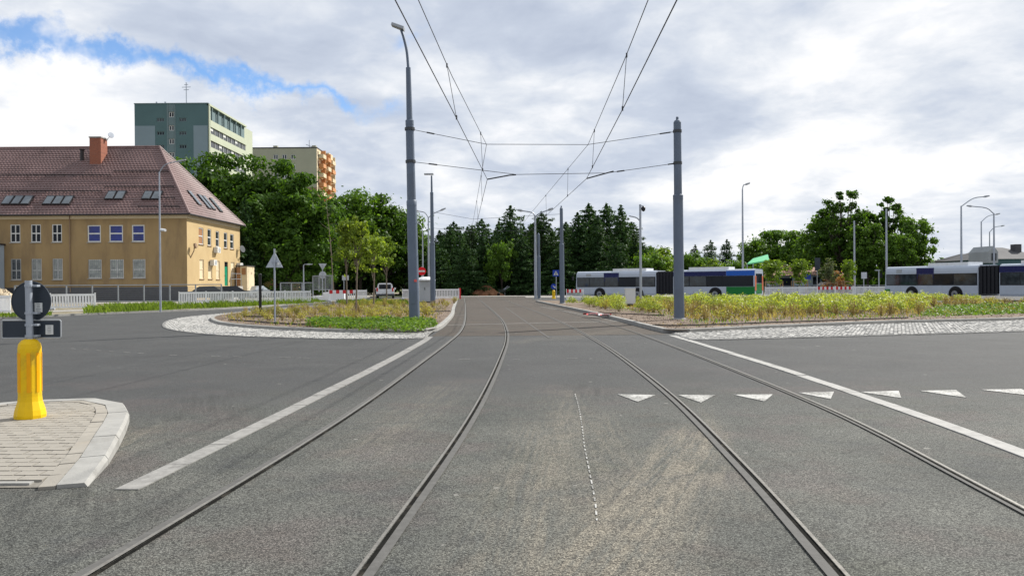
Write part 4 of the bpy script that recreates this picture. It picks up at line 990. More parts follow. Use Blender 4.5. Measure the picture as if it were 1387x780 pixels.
cq = P(219, 312, 43.9); cm = thing('camera', tuple(cq), 'small white security camera on the lamp before the ochre building', 'camera')
part('housing', MB().tube([cq+Vector((-.02, -.05, .03)), cq+Vector((.32, -.25, -.02))], .075, 8), 'white_plastic', cm); part('bracket', MB().tube([cq+Vector((-.1, .05, -.05)), cq+Vector((.1, -.1, 0))], .03, 6), 'galv', cm)
lamp('street_lamp', 581, 72., 405, 294, [[(575, 288), (566, 286)], [(588, 289), (597, 285)]], 'double armed lamp behind the portable toilet', .10)
lamp('street_lamp', 573, 84., 402, 312, [[(570, 305), (565, 302)]], 'single armed lamp behind the no entry sign', .09)
lamp('street_lamp', 725.5, 80., 401, 293, [[(721, 288), (707, 285.5)], [(731, 289), (743, 284.5)]], 'double armed lamp at the far end of the tracks', .15)
lamp('street_lamp', 1006.4, 86., 395, 256, [[(1007, 251), (1010, 250)]], 'tall single lamp behind the first bus', .13)
lamp('street_lamp', 1302.4, 74., 395, 279, [[(1318, 269), (1333, 266.5)]], 'tall bent arm lamp behind the front of the right bus', .11)
lamp('street_lamp', 1346.6, 80., 395, 289, [[(1336, 282), (1316, 279.5)]], 'bent lamp reaching left over the right bus', .11)
lamp('street_lamp', 1329.5, 95., 395, 300, [[(1338, 293), (1349, 290.5)]], 'bent lamp reaching right, second behind the right bus', .11)
lamp('street_lamp', 1340.7, 118., 395, 314, [[(1347, 308), (1356, 306.3)]], 'farthest bent lamp behind the right bus', .12)
lamp('street_lamp', 411.5, 74., 404, 359, [[(413, 358), (416, 358)]], 'short grey lamp post by the mesh fence', .07, .08)
for k, (px, D, yt, lab) in enumerate(((1157.5, 90., 300, 'plain thin mast standing before the right trees, left one'), (1201, 84., 284, 'plain thin mast standing before the right trees, right one'))):
    b = P(px, 398, D); o = thing('mast', (b.x, D, 0), lab, 'mast'); part('pole', MB().tube([(b.x, D, 0), (b.x, D, P(px, yt, D).z)], [.13, .09], 8), 'galv', o); part('cap', MB().lathe((b.x, D, P(px, yt, D).z), [(.1, 0), (.06, .08)], 8), 'galv', o)
# cctv mast
cb = G(868, 413.5, ISZ); zt = P(868, 277, cb.y).z
o = thing('camera_mast', tuple(cb), 'slim grey mast with dome camera among the shrubs', 'mast')
part('pole', MB().tube([cb, (cb.x, cb.y, zt)], [.085, .07], 10), 'galv', o, smooth=True)
part('arm', MB().tube([(cb.x, cb.y, zt-.1), (cb.x+.22, cb.y, zt-.1)], .03, 6), 'galv', o); part('dome_camera', MB().lathe((cb.x+.2, cb.y, zt-.45), [(.02, 0), (.1, .05), (.13, .15), (.13, .25), (.05, .33)], 12), 'black_paint', o)
part('side_arm', MB().tube(catmull([(cb.x, cb.y, P(868, 300, cb.y).z), P(862, 295, cb.y), P(852, 292.5, cb.y)], 4), .04, 6), 'galv', o)

# ================================================================ SIGNS, BOLLARDS
bq = G(41, 566, .10); bx, by = bq.x, bq.y; zb = .095
bo = thing('bollard', (bx, by, zb), 'bright yellow plastic bollard on the paved island at left', 'bollard')
px2m = by/FPX
hB = P(40, 459, by).z-zb
part('body', MB().lathe((bx, by, zb), [(.152, 0), (.155, .045), (.145, .10), (.118, .19), (.113, .24), (.113, hB-.10), (.105, hB-.05), (.075, hB-.012), (.045, hB)], 12, R(11)), 'yellow_plastic', bo, smooth=False)
for k, a in enumerate((-64, -116, -16, -164, 26, 154)):
    c = Vector((bx+math.cos(R(a))*.1085, by+math.sin(R(a))*.1085, zb+.50)); part('reflector_panel', MB().box(c, (.012, .034, .42), R(a)), 'amber', bo)
sg = thing('sign_post', (bx, by+.0, zb), 'steel post seen from behind with dark round and oblong signs above the yellow bollard', 'road sign')
ztop = P(40, 380, by).z
part('post', MB().tube([(bx+.005, by, zb+hB-.02), (bx-.005, by, ztop)], .035, 14), 'galv', sg, smooth=True)
cr = P(42.6, 408, by+.09); rad = 26.6*px2m
s1 = part('round_sign', MB().disc((cr.x, by+.09, cr.z), rad, (0, 1, 0), .012, 40), 'sign_back', sg)
part('rim', MB().tube([(cr.x+rad*math.cos(a*math.pi/20), by+.085, cr.z+rad*math.sin(a*math.pi/20)) for a in range(41)], .008, 6, False), 'sign_back', s1, smooth=True)
c2 = P(43, 445.6, by+.09); s2 = part('oblong_sign', MB().box((c2.x, by+.09, c2.z), (80*px2m, .012, 24*px2m)), 'sign_back', sg)
wd2, hh2 = 40.5*px2m, 12.2*px2m; rr = .02; pts = []
for cx_, cz_, a0 in ((wd2-rr, hh2-rr, 0), (-wd2+rr, hh2-rr, 90), (-wd2+rr, -hh2+rr, 180), (wd2-rr, -hh2+rr, 270)):
    for k in range(5): a = R(a0+k*22.5); pts.append((c2.x+cx_+rr*math.cos(a), by+.084, c2.z+cz_+rr*math.sin(a)))
part('rim', MB().tube(pts+[pts[0]], .008, 6, False), 'grey_plastic', s2, smooth=True)
for (a, b, s_) in ((52, 416.5, s1), (66.8, 446.5, s2)):
    c = P(a, b, by+.08); st = part('sticker', MB().box((c.x, by+.082, c.z), (10.5*px2m, .003, 13*px2m)), 'sticker', s_)
    ln = MB()
    for k in range(5): ln.box((c.x, by+.0798, c.z+(.036-.017*k)), (7*px2m*random.uniform(.6, 1), .001, .006))
    part('print', ln, 'sticker_ink', st)
for py in (387, 424, 440, 455):
    c = P(41, py, by); part('clamp', MB().tube([(bx, by, c.z-.012), (bx, by, c.z+.012)], .043, 12).box((bx+.06, by+.03, c.z), (.05, .06, .022)), 'galv', sg)

def post_sign(px, pybase, zb_, lab, ytop, r=.035):
    b = G(px, pybase, zb_); o = thing('road_sign', tuple(b), lab, 'road sign'); part('post', MB().tube([b, (b.x, b.y, P(px, ytop, b.y).z)], r, 8), 'galv', o, smooth=True); return o, b
o, b = post_sign(372.5, 436.5, ISZ, 'back of a triangular sign on a thin post, left island', 337)
y_ = b.y+.06; s_ = part('triangle_plate', MB().add([P(360, 362.3, y_), P(383, 362.3, y_), P(372, 341, y_)]+[v+Vector((0, .02, 0)) for v in (P(360, 362.3, y_), P(383, 362.3, y_), P(372, 341, y_))], [(0, 1, 2), (5, 4, 3), (0, 3, 4, 1), (1, 4, 5, 2), (2, 5, 3, 0)]), 'sign_back_light', o)
part('bracket', MB().b2(b.x-.12, b.x+.12, b.y-.01, b.y+.055, P(372, 356, y_).z, P(372, 354.5, y_).z), 'galv', o); part('sticker', MB().box(P(377, 357, y_-.012), (.08, .01, .1)), 'white_plastic', s_)
b = G(352.7, 426, ISZ); o = thing('black_post', tuple(b), 'short black painted post standing left of the triangular sign', 'post')
part('post', MB().tube([b, (b.x, b.y, P(352, 372.5, b.y).z)], .07, 10), 'black_paint', o); part('cap', MB().lathe((b.x, b.y, P(352, 372.5, b.y).z), [(.085, -.05), (.085, .03), (.04, .07)], 10), 'black_paint', o)
o, b = post_sign(437, 405.5, .07, 'inverted triangle sign above a round sign, seen from behind', 357)
y_ = b.y+.07; tq = [P(431.5, 357, y_), P(442.5, 357, y_), P(437, 366, y_)]
part('triangle_plate', MB().add(tq+[v+Vector((0, .02, 0)) for v in tq], [(0, 1, 2), (5, 4, 3), (0, 3, 4, 1), (1, 4, 5, 2), (2, 5, 3, 0)]), 'grey_plastic', o); c = P(437, 372.5, y_); part('round_plate', MB().disc(c, 5*y_/FPX, (0, 1, 0), .02, 20), 'grey_plastic', o)
o, b = post_sign(466, 405, .07, 'two small grey plates on twin posts behind the red barrier', 374); part('post', MB().tube([b+Vector((.3, 0, 0)), (b.x+.3, b.y, P(470, 374, b.y).z)], .035, 6), 'galv', o)
part('plate', MB().b2(P(463.5, 375, b.y).x, P(472.5, 375, b.y).x, b.y-.06, b.y-.04, P(466, 379.5, b.y).z, P(466, 373, b.y).z), 'grey_plastic', o)
# no entry
o, b = post_sign(571.5, 407, .1, 'red round no entry sign above the portable toilet', 361); c = P(571.3, 367.3, b.y-.06); rr = 5.6*b.y/FPX
pl_ = part('disc', MB().disc(c, rr, (0, 1, 0), .02, 24), 'sign_red', o); part('bar', MB().box(c+Vector((0, -.018, 0)), (rr*1.5, .012, rr*.42)), 'white_paint', pl_)
# pedestrian crossing sign (blue square, white triangle with walking figure) and bollard sign
o, b = post_sign(753.5, 404, .1, 'blue square pedestrian crossing sign on post by far pole', 366)
c = P(753, 370, b.y-.06); hs = 4.3*b.y/FPX; pl_ = part('plate', MB().box(c, (2*hs, .02, 2*hs)), 'sign_blue', o)
t0 = [c+Vector((-hs*.75, -.012, -hs*.6)), c+Vector((hs*.75, -.012, -hs*.6)), c+Vector((0, -.012, hs*.75))]
part('triangle', MB().add(t0+[v+Vector((0, -.004, 0)) for v in t0], [(0, 1, 2), (5, 4, 3), (0, 3, 4, 1), (1, 4, 5, 2), (2, 5, 3, 0)]), 'white_paint', pl_)
k = hs*.5; z_ = Vector((0, -.02, 0)); fg = MB()
for a_, b_ in (((0, -.2), (.05, .35)), ((0, -.2), (-.35, -1.1)), ((0, -.2), (.38, -1.1)), ((.05, .3), (-.3, -.15)), ((.05, .3), (.38, .0))): fg.tube([c+z_+Vector((a_[0]*k, 0, a_[1]*k)), c+z_+Vector((b_[0]*k, 0, b_[1]*k))], k*.11, 4)
fg.disc(c+z_+Vector((.06*k, 0, .6*k)), k*.16, (0, 1, 0), .01, 8); part('walking_figure', fg, 'black_paint', pl_)
b = G(750, 404.5, .05); o = thing('bollard', tuple(b), 'small yellow bollard with blue keep right sign by far pole', 'bollard')
part('body', MB().lathe(b, [(.2, 0), (.15, .2), (.14, .75), (.06, .85)], 10), 'yellow_plastic', o); c = P(750, 388, b.y); s_ = part('sign', MB().disc(c, .28, (0, 1, 0), .03, 20), 'sign_blue', o)
part('post', MB().tube([(b.x, b.y+.03, .8), (b.x, b.y+.03, c.z+.2)], .03, 6), 'galv', o); part('arrow', MB().box(c+Vector((.02, -.02, -.02)), (.3, .012, .07), 0, Matrix.Rotation(R(45), 3, 'Y')).box(c+Vector((.1, -.021, -.10)), (.18, .012, .06)).box(c+Vector((.13, -.022, -.06)), (.06, .012, .16)), 'white_paint', s_)
# small signs on the right
for px, py, lab, col, D in ((1094, 374, 'small blue sign on thin post among the young trees', 'sign_blue', 88.), (1170, 373, 'grey panel sign on a post right of the thin mast', 'sign_back_light', 86.), (1107, 358, 'tall dark panel sign seen edge on before the low house', 'sign_back', 90.)):
    b = P(px, 400, D); o = thing('road_sign', (b.x, D, 0), lab, 'road sign'); c = P(px, py, D)
    part('post', MB().tube([(b.x, D, 0), (b.x, D, c.z+.3)], .05, 6), 'galv', o); part('plate', MB().box((c.x, D-.07, c.z), (.62, .03, .7 if col != 'sign_back' else 1.5)), col, o)
o = thing('lamp_post', (P(1190.5, 400, 84).x, 84, 0), 'short thin post left of the right bus', 'post'); part('post', MB().tube([(P(1190.5, 400, 84).x, 84, 0), (P(1190.5, 400, 84).x, 84, P(1190, 366, 84).z)], .06, 6), 'galv', o); part('head', MB().box((P(1188.5, 366, 84).x, 84, P(1190, 366, 84).z), (.5, .2, .1)), 'galv', o)
# cabinet
b = G(854, 415, ISZ); o = thing('electrical_cabinet', tuple(b), 'white electrical cabinet on a dark foot among the shrubs', 'cabinet')
cw = 13.5*b.y/FPX; z0_, z1_ = P(854, 411.5, b.y).z, P(854, 391.5, b.y).z
part('foot', MB().box((b.x, b.y+.15, (ISZ+z0_)/2), (cw*.5, .2, z0_-ISZ+.02)), 'steel_dark', o); part('case', MB().box((b.x, b.y+.15, (z0_+z1_)/2), (cw, .38, z1_-z0_)), 'cabinet', o)
part('lid', MB().box((b.x, b.y+.15, z1_+.02), (cw+.05, .43, .04)), 'cabinet', o); part('door', MB().box((b.x, b.y-.045, (z0_+z1_)/2), (cw-.07, .012, z1_-z0_-.08)), 'cabinet', o)
# red white tape lying by the kerb
a = G(797, 424.5, .17); o = thing('warning_tape', tuple(a), 'crumpled red and white warning tape lying on the right kerb', 'tape')
for k in range(14):
    u = k/13; q = G(795+u*30, 425+u*1.2+random.uniform(-.5, .5), .16); part('strip', MB().box(q, (.34, .14, .012), random.uniform(-.6, .6), Matrix.Rotation(random.uniform(-.6, .6), 3, 'X')), 'tape_red' if k % 2 == 0 else 'white_plastic', o)

# ================================================================ VEHICLES
def bus(front, rear, label, H=2.85, route=None):
    fr, re_ = Vector(front), Vector(rear); L = (re_-fr).length; ang = math.atan2(re_.y-fr.y, re_.x-fr.x)
    o = thing('articulated_bus', (fr.x, fr.y, 0), label, 'bus', rz=ang)
    W = 2.5                                    # local: +x to the rear, y=0 is the near side, +y away
    B = lambda x0, x1, y0, y1, z0, z1: MB().b2(x0, x1, y0, y1, z0, z1)
    pp = lambda n, mb, mt, par=None, **k: part(n, mb, mt, par or o, True, **k)
    j0, j1 = L*.482, L*.578
    def shell(x0, x1, nose):
        # body section with rounded roof edges, lengthways
        prof = [(.04, .34), (.0, .5), (.0, 2.35), (.03, H-.22), (.12, H-.06), (.3, H), (W-.3, H), (W-.12, H-.06), (W-.03, H-.22), (W, 2.35), (W, .5), (W-.04, .34)]
        n = len(prof); vs = []
        for k, x in enumerate((x0, x1)):
            for (y, z) in prof:
                sh = .12 if (nose and k == 0) else 0
                vs.append((x+sh*max(0, z-.9)/2, y, z))
        return MB().add(vs, [tuple(range(n-1, -1, -1)), tuple(range(n, 2*n))]+[(i, (i+1) % n, n+(i+1) % n, n+i) for i in range(n)])
    bf = pp('front_body', shell(0, j0, True), 'bus_white'); br = pp('rear_body', shell(j1, L, False), 'bus_white')
    bl = MB()
    for k in range(11):
        x = j0+(j1-j0)*k/11; e = .05 if k % 2 else .12; bl.b2(x, x+(j1-j0)/11, e, W-e, .5, H-.05-e)
    pp('bellows', bl, 'bus_dark')
    # window band: dark backing with separate panes
    z0, z1 = 1.16, 2.13
    pp('window_band', B(.16, j0-.05, -.006, .02, z0, z1), 'bus_dark', bf); pp('window_band', B(j1+.05, L-.12, -.006, .02, z0, z1), 'bus_dark', br)
    for a, b in ((.22, 1.55), (1.62, 3.25), (3.33, 4.75), (4.83, 6.6), (6.68, j0-.15)): pp('pane', B(a, b, -.014, .01, z0+.05, z1-.04), 'glass_dark' if a in (4.83,) else 'glass_mid', bf)
    for a, b in ((j1+.2, j1+1.55), (j1+1.63, j1+3.2), (j1+3.28, j1+4.7), (j1+4.78, L-.25)): pp('pane', B(a, b, -.014, .01, z0+.05, z1-.04), 'glass_dark' if a > j1+3 else 'glass_mid', br)
    # seats' tops and a driver's partition glimpsed through the glass are left dark; roof-line panels
    pp('roof_panel', B(3.2, 4.85, -.010, .02, z1+.01, H-.17), 'bus_navy', bf); pp('door_panel', B(3.2, 4.85, -.0095, .02, z1-.42, z1-.0), 'bus_navy', bf)
    pp('roof_panel', B(j1, L-2.6, -.010, .02, z1+.01, H-.17), 'bus_navy', br); pp('roof_panel', B(L-2.58, L, -.011, .02, z1+.01, H-.14), 'bus_blue', br)
    pp('skirt_panel', B(L-2.58, L, -.011, .02, .42, z0-.02), 'bus_green', br)
    pp('skirt_panel', B(0.0, .55, -.011, .02, .36, .85), 'bus_green', bf)
    for a in (1.6, 3.3, 5.6, 7.6): pp('panel_seam', B(a, a+.015, -.004, .01, .42, z0-.03), 'grey_plastic', bf)
    pp('vent', B(1.2, 1.75, -.012, .01, z1+.1, H-.24), 'grey_plastic', bf)
    pp('air_conditioner', B(4.0, 7.6, .4, W-.4, H, H+.24), 'white_plastic', bf); pp('air_conditioner', B(j1+1.4, j1+5.2, .4, W-.4, H, H+.24), 'white_plastic', br)
    # wheels
    for x in (2.75, j0-1.9, L-3.6):
        par = bf if x < j0 else br
        ar = MB(); n = 14; vs = [(x+.62*math.cos(math.pi*k/n), y, .48+.62*math.sin(math.pi*k/n)) for y in (-.016, .02) for k in range(n+1)]+[(x-.62, -.016, .33), (x+.62, -.016, .33)]
        ar.add(vs, [tuple(range(n+1))+(2*n+2, 2*n+3)]+[(k, k+1, n+2+k, n+1+k) for k in range(n)]); pp('wheel_arch', ar, 'bus_dark', par)
        for yy in (-.018, W-.28):
            wh = pp('wheel', MB().disc((x, yy+.14-.12, .48), .48, (0, 1, 0), .26, 24), 'tyre'); pp('rim', MB().disc((x, yy-.115, .48), .27, (0, 1, 0), .03, 18), 'rim', wh); pp('hub', MB().disc((x, yy-.13, .48), .09, (0, 1, 0), .05, 10), 'steel_dark', wh)
    # ends
    pp('windscreen', MB().add([(-.012+.12*(.15)/2, .12, 1.05), (-.012+.12*.15/2, W-.12, 1.05), (-.012+.12*1.55/2, W-.12, 2.45), (-.012+.12*1.55/2, .12, 2.45)], [(0, 1, 2, 3)]), 'glass_dark', bf)
    for y in (.2, W-.55): pp('headlight', B(-.02, .02, y, y+.35, .6, .8), 'white_plastic', bf)
    pp('mirror', MB().tube([(.1, .05, 2.45), (-.15, -.15, 2.5), (-.2, -.22, 2.3)], .02, 5).box((-.2, -.24, 2.05), (.12, .2, .42)), 'bus_dark', bf)
    pp('rear_window', B(L-.02, L+.012, .3, W-.3, 1.45, 2.3), 'glass_dark', br)
    for y in (.05, W-.4): pp('tail_light', B(L-.02, L+.03, y, y+.35, .8, 2.1), 'orange', br)
    pp('rear_panel', B(L-.02, L+.015, .42, W-.42, .5, 1.4), 'bus_green', br)
    return o
bus((6.5, 79.0, 0), (21.55, 68.8, 0), 'white and navy articulated bus with green and blue tail, left of the two', 2.72)
bus((33.0, 68.6, 0), (40.1, 52.0, 0), 'white and navy articulated bus cut off by the right edge', 2.78)

# white van seen from behind
vb = P(521.5, 404, 87); vw, vh, vl = 2.0, 1.55, 4.4
o = thing('van', (vb.x, 87, 0), 'white van seen from behind parked under the dark trees', 'van', rz=R(8))
prof = [(-.97, .3), (-1.0, .95), (-.9, 1.05), (-.78, 1.62), (-.62, 1.74), (.62, 1.74), (.78, 1.62), (.9, 1.05), (1.0, .95), (.97, .3)]; n = len(prof)
part('body', MB().add([(x, y, z if y < 3 else min(z, 1.05)) for y in (0, 3.2, 4.3) for x, z in prof], [tuple(range(n-1, -1, -1)), tuple(range(2*n, 3*n))]+[(r*n+i, r*n+(i+1) % n, (r+1)*n+(i+1) % n, (r+1)*n+i) for r in (0, 1) for i in range(n)]), 'van_white', o, True)
part('rear_window', MB().b2(-.66, .66, -.02, .02, 1.08, 1.58), 'glass_dark', o, True); part('door_seam', MB().b2(-.012, .012, -.012, .02, .5, 1.05), 'grey_plastic', o, True); part('number_plate', MB().b2(-.26, .26, -.025, .02, .62, .74), 'sticker', o, True)
for s in (-1, 1): part('tail_light', MB().b2(s*.78, s*.95, -.025, .03, .8, 1.2), 'tail_red', o, True); part('side_window', MB().b2(s*.80, s*.905, 1.2, 3.0, 1.1, 1.5), 'glass_dark', o, True); part('mirror', MB().box((s*1.08, 3.1, 1.1), (.18, .1, .2)), 'van_white', o, True)
part('bumper', MB().b2(-.98, .98, -.08, .1, .32, .52), 'steel_dark', o, True)
for s in (-1, 1):
    for y in (.75, 3.5): wh = part('wheel', MB().disc((s*.88, y, .33), .33, (1, 0, 0), .22, 18), 'tyre', o, True); part('rim', MB().disc((s*.99, y, .33), .2, (1, 0, 0), .03, 14), 'rim', wh, True)
def car(x, y, rz, mat, label):
    o = thing('parked_car', (x, y, .08), label, 'car', rz=rz)
    pr = [(-2.1, .3), (-2.15, .75), (-1.9, .9), (-1.05, .98), (-.45, 1.42), (.9, 1.45), (1.6, 1.0), (2.1, .92), (2.15, .35)]; n = len(pr)
    part('body', MB().add([(a, s*(.85 if z < 1.1 else .68), z) for s in (-1, 1) for a, z in pr], [tuple(range(n-1, -1, -1)), tuple(range(n, 2*n))]+[(i, (i+1) % n, n+(i+1) % n, n+i) for i in range(n)]), mat, o, True)
    part('windows', MB().add([(a, s*(.80 if z < 1.2 else .70), z) for s in (-1, 1) for a, z in ((-.95, 1.02), (-.45, 1.37), (.85, 1.39), (1.4, 1.03))], [(3, 2, 1, 0), (4, 5, 6, 7), (0, 1, 5, 4), (2, 3, 7, 6)]), 'glass_dark', o, True)
    for s in (-1, 1):
        for a in (-1.35, 1.35): wh = part('wheel', MB().disc((a, s*.78, .31), .31, (0, 1, 0), .2, 16), 'tyre', o, True); part('rim', MB().disc((a, s*.885, .31), .19, (0, 1, 0), .03, 12), 'rim', wh, True)
    for s in (-.6, .6): part('headlight', MB().box((-2.13, s, .7), (.08, .3, .14)), 'white_plastic', o, True)
    return o
car(P(344, 392, 92).x, 92, R(75), 'car_silver', 'silver car parked behind the white barriers right of the porch')
car(P(278, 392, 75).x, 75.0, R(12), 'car_dark', 'dark car parked below the lit end wall, left one')
car(P(303, 392, 76.5).x, 77.5, R(20), 'car_dark', 'dark car parked below the lit end wall, right one')
car(P(1120, 392, 100).x, 100, R(5), 'car_dark', 'dark car parked behind the red barrier at right')

# portable toilet
tb = G(576, 409.8, ISZ); tw_ = 1.1; tx, ty = tb.x, tb.y; th = P(576, 380, ty).z
o = thing('portable_toilet', (tx, ty, ISZ), 'grey portable toilet with white domed roof beside the pole', 'portable toilet')
part('cabin', MB().b2(tx-.5, tx+.5, ty, ty+1.05, ISZ, th), 'toilet_grey', o)
part('roof', MB().lathe((tx, ty+.52, th), [(.78, 0), (.76, .08), (.6, .2), (.35, .28), (.08, .3)], 12, R(15)), 'white_plastic', o)
dr = part('door', MB().b2(tx-.08, tx+.42, ty-.03, ty, ISZ+.1, th-.12), 'toilet_grey', o); part('vent', MB().b2(tx-.0, tx+.34, ty-.04, ty-.028, th-.5, th-.25), 'grey_plastic', dr); part('handle', MB().b2(tx-.04, tx, ty-.06, ty-.03, 1.1, 1.3), 'black_paint', dr)
for a in (-.5, .46): part('corner_post', MB().b2(tx+a-.01, tx+a+.05, ty-.02, ty+.03, ISZ, th), 'white_plastic', o)
part('skid', MB().b2(tx-.55, tx+.55, ty-.05, ty+1.1, ISZ-.02, ISZ+.08), 'steel_dark', o)

# ================================================================ BARRIERS AND FENCES
def barrier_mesh():
    L = 2.0; p = MB(); n = 16
    for k in range(n): x = (k+.5)*L/n; p.b2(x-.038, x+.038, -.012, .012, .16, .93)
    f = MB().b2(0, L, -.02, .02, .86, 1.0).b2(0, L, -.018, .018, .10, .2).b2(0, .06, -.03, .03, .0, 1.06).b2(L-.06, L, -.03, .03, 0, 1.06)
    ft = MB().b2(-.15, .2, -.38, .38, 0, .09)
    return p.mesh('pickets', 'white_plastic'), f.mesh('frame', 'white_plastic'), ft.mesh('foot', 'grey_plastic')
bpm, bfm, btm = barrier_mesh()
rbp = MB(); rbw = MB()
for k in range(8): (rbp if k % 2 == 0 else rbw).b2(.06+k*.235, .06+k*.235+.235, -.03, .03, .70, 1.0); 
for k in range(14): x = .1+k*.137; rbw.b2(x-.03, x+.03, -.01, .01, .12, .70)
rpm, rwm = rbp.mesh('red_boards', 'red_plastic'), rbw.mesh('white_boards', 'white_plastic')
nb = [0]; ordw = ('first', 'second', 'third', 'fourth', 'fifth', 'sixth', 'seventh', 'eighth')
def barriers(a, b, z, lab, group, red=False):
    a, b = Vector(a), Vector(b); L = (b-a).length; k = max(1, round(L/2.0)); d = (b-a)/k; ang = math.atan2(d.y, d.x)
    for i in range(k):
        q = a+d*i; nb[0] += 1; lb_ = lab if k == 1 else lab+f', {ordw[i]} from the left'
        o = thing('picket_barrier' if not red else 'striped_barrier', (q.x, q.y, z), lb_, 'barrier', group, ang+random.uniform(-.02, .02)); o.scale.x = d.length/2.0
        fr = link('frame', bfm, o)
        if red: link('red_boards', rpm, o); link('white_boards', rwm, o)
        else: tag(link('pickets', bpm, o), kind='stuff')
        link('foot', btm, o)
gnd = lambda x, y, z=.08: G(x, y, z)
barriers(gnd(-40, 424), gnd(14, 425), .08, 'white plastic picket barrier left of the yellow bollard sign', 'barriers at the left edge')
barriers(gnd(67, 419.5), gnd(130, 418.5), .08, 'white plastic picket barrier right beside the round sign', 'barriers beside the round sign')
barriers(gnd(242, 413.5), gnd(350, 411.5), .08, 'white plastic picket barrier below the lit end wall', 'barriers before the ochre building')
barriers(gnd(350, 411.3), gnd(421, 410), .08, 'white plastic picket barrier between lit end wall and mesh fence', 'barriers towards the mesh fence')
barriers(gnd(445, 408.3), gnd(484, 408), .08, 'red and white striped barrier behind the young trees', 'striped barriers at left', True)
barriers(gnd(484, 407.8), gnd(497, 407.6), .08, 'single white picket barrier right of the striped ones at left', None)
barriers(gnd(545, 405.5), gnd(568, 405.3), .08, 'white picket barrier left of the portable toilet', 'barriers left of the toilet')
barriers(gnd(588, 405.5), gnd(622, 404.8), .08, 'white picket barrier right of the portable toilet', 'barriers right of the toilet')
q = gnd(622, 404.8); solo('barrier_end', MB().b2(q.x-.06, q.x+.16, q.y-.04, q.y+.04, .08, 1.15), 'red_plastic', (q.x, q.y, .08), 'red end post of the barrier row near the left kerb', 'post')
q = gnd(767, 407, 0); barriers(q, q+Vector((1.6, .1, 0)), 0, 'short striped barrier in front of the first bus', None, True)
rD = 80.; X_ = lambda px: Vector((P(px, 395, rD).x, rD, 0))
barriers(X_(1036), X_(1107), .02, 'white picket barrier right of the first bus tail', 'barriers between the buses, left run')
barriers(X_(1107), X_(1156), .02, 'red and white striped barrier between the two buses', 'striped barriers between the buses', True)
barriers(X_(1156), X_(1200), .02, 'white picket barrier left of the right bus', 'barriers between the buses, right run')
# grey mesh fence before the ochre building
def mesh_fence(a, b, z, h, n, lab, bars=9, vert=False, mat='fence_metal'):
    a, b = Vector(a), Vector(b); o = thing('metal_fence', (a.x, a.y, z), lab, 'fence'); d = b-a; ang = math.atan2(d.y, d.x)
    for i in range(n+1): q = a+d*(i/n); part('post', MB().box((q.x, q.y, z+h/2), (.09, .09, h), ang), mat, o)
    for zr in (h-.03, .2): part('rail', MB().tube([(a.x, a.y, z+zr), (b.x, b.y, z+zr)], .04, 4), mat, o)
    for i in range(n):
        p, q = a+d*(i/n), a+d*((i+1)/n); m_ = MB()
        if vert:
            k = int((q-p).length/.12)
            for j in range(1, k): r_ = p.lerp(q, j/k); m_.box((r_.x, r_.y, z+h/2+.08), (.014, .014, h-.3), ang)
        else:
            for j in range(bars): zz = z+.3+(h-.4)*j/bars; m_.tube([(p.x, p.y, zz), (q.x, q.y, zz)], .016, 3)
        part('mesh_panel', m_, mat, o, kind='stuff', recalc=False)
    return o
fz = 66.5
mesh_fence((P(20, 400, fz).x, fz, 0), (P(300, 400, fz).x, fz, 0), .07, 1.62, 8, 'long grey wire fence before the ochre building', 7)
mesh_fence((P(380, 400, 79).x, 79, 0), (P(424, 400, 79).x, 79, 0), .08, 1.75, 3, 'grey barred fence behind the short lamp post', vert=True)
mesh_fence((P(424, 400, 79).x, 79, 0), (P(453, 400, 76).x, 75, 0), .9, 1.6, 3, 'grey barred fence on the white steps wall', vert=True)
o = thing('steps_wall', (P(424, 400, 77).x, 77, 0), 'white low steps wall below the barred fence', 'wall')
for k in range(3): part('step', MB().b2(P(424, 400, 76).x+k*1.0, P(424, 400, 76).x+k*1.0+.99, 76, 78, 0, .5+.35*min(k, 1)), 'white_plastic', o)
mesh_fence((P(1040, 400, 92).x, 92, 0), (P(1200, 400, 92).x, 92, 0), 0, 1.1, 8, 'low dark blue railing behind the young staked trees', vert=True, mat='blue_metal')
# two workers in green vests far behind
for k, (px, lab) in enumerate(((357.5, 'person in a yellow green vest by the yellow garage, left one'), (367.5, 'person in a yellow green vest by the yellow garage, right one'))):
    D = 100.; x = P(px, 390, D).x
    me = bpy.data.meshes.new('person'); J = [(0, 0, .92), (0, 0, 1.2), (0, 0, 1.42), (0, 0, 1.55), (0, 0, 1.72), (-.22, 0, 1.40), (-.27, .02, 1.12), (-.24, -.1, .88), (.22, 0, 1.40), (.27, .02, 1.12), (.24, -.1, .88), (-.1, 0, .85), (-.12, 0, .46), (-.13, .02, .06), (.1, 0, .85), (.12, 0, .46), (.13, .02, .06)]
    E_ = [(0, 1), (1, 2), (2, 3), (3, 4), (2, 5), (5, 6), (6, 7), (2, 8), (8, 9), (9, 10), (0, 11), (11, 12), (12, 13), (0, 14), (14, 15), (15, 16)]
    rad = [.15, .14, .14, .06, .1, .065, .05, .035, .065, .05, .035, .1, .07, .045, .1, .07, .045]
    me.from_pydata(J, E_, []); ob = link('person', me, None, (x, D, .09)); me.materials.append(M['trousers']); tag(ob, lab, 'person')
    sm = ob.modifiers.new('skin', 'SKIN'); sm.use_smooth_shade = True
    for i, v in enumerate(me.skin_vertices[0].data): v.radius = (rad[i], rad[i]*(.7 if i < 3 else 1)); v.use_root = i == 0
    ob.modifiers.new('sub', 'SUBSURF').levels = 1
    part('vest', MB().lathe((0, 0, .95), [(.2, 0), (.21, .25), (.2, .45), (.08, .5)], 10), 'hi_vis', ob, True); part('head', MB().lathe((0, 0, 1.53), [(.05, 0), (.1, .08), (.105, .15), (.09, .21), (.03, .25)], 10), 'skin', ob, True)
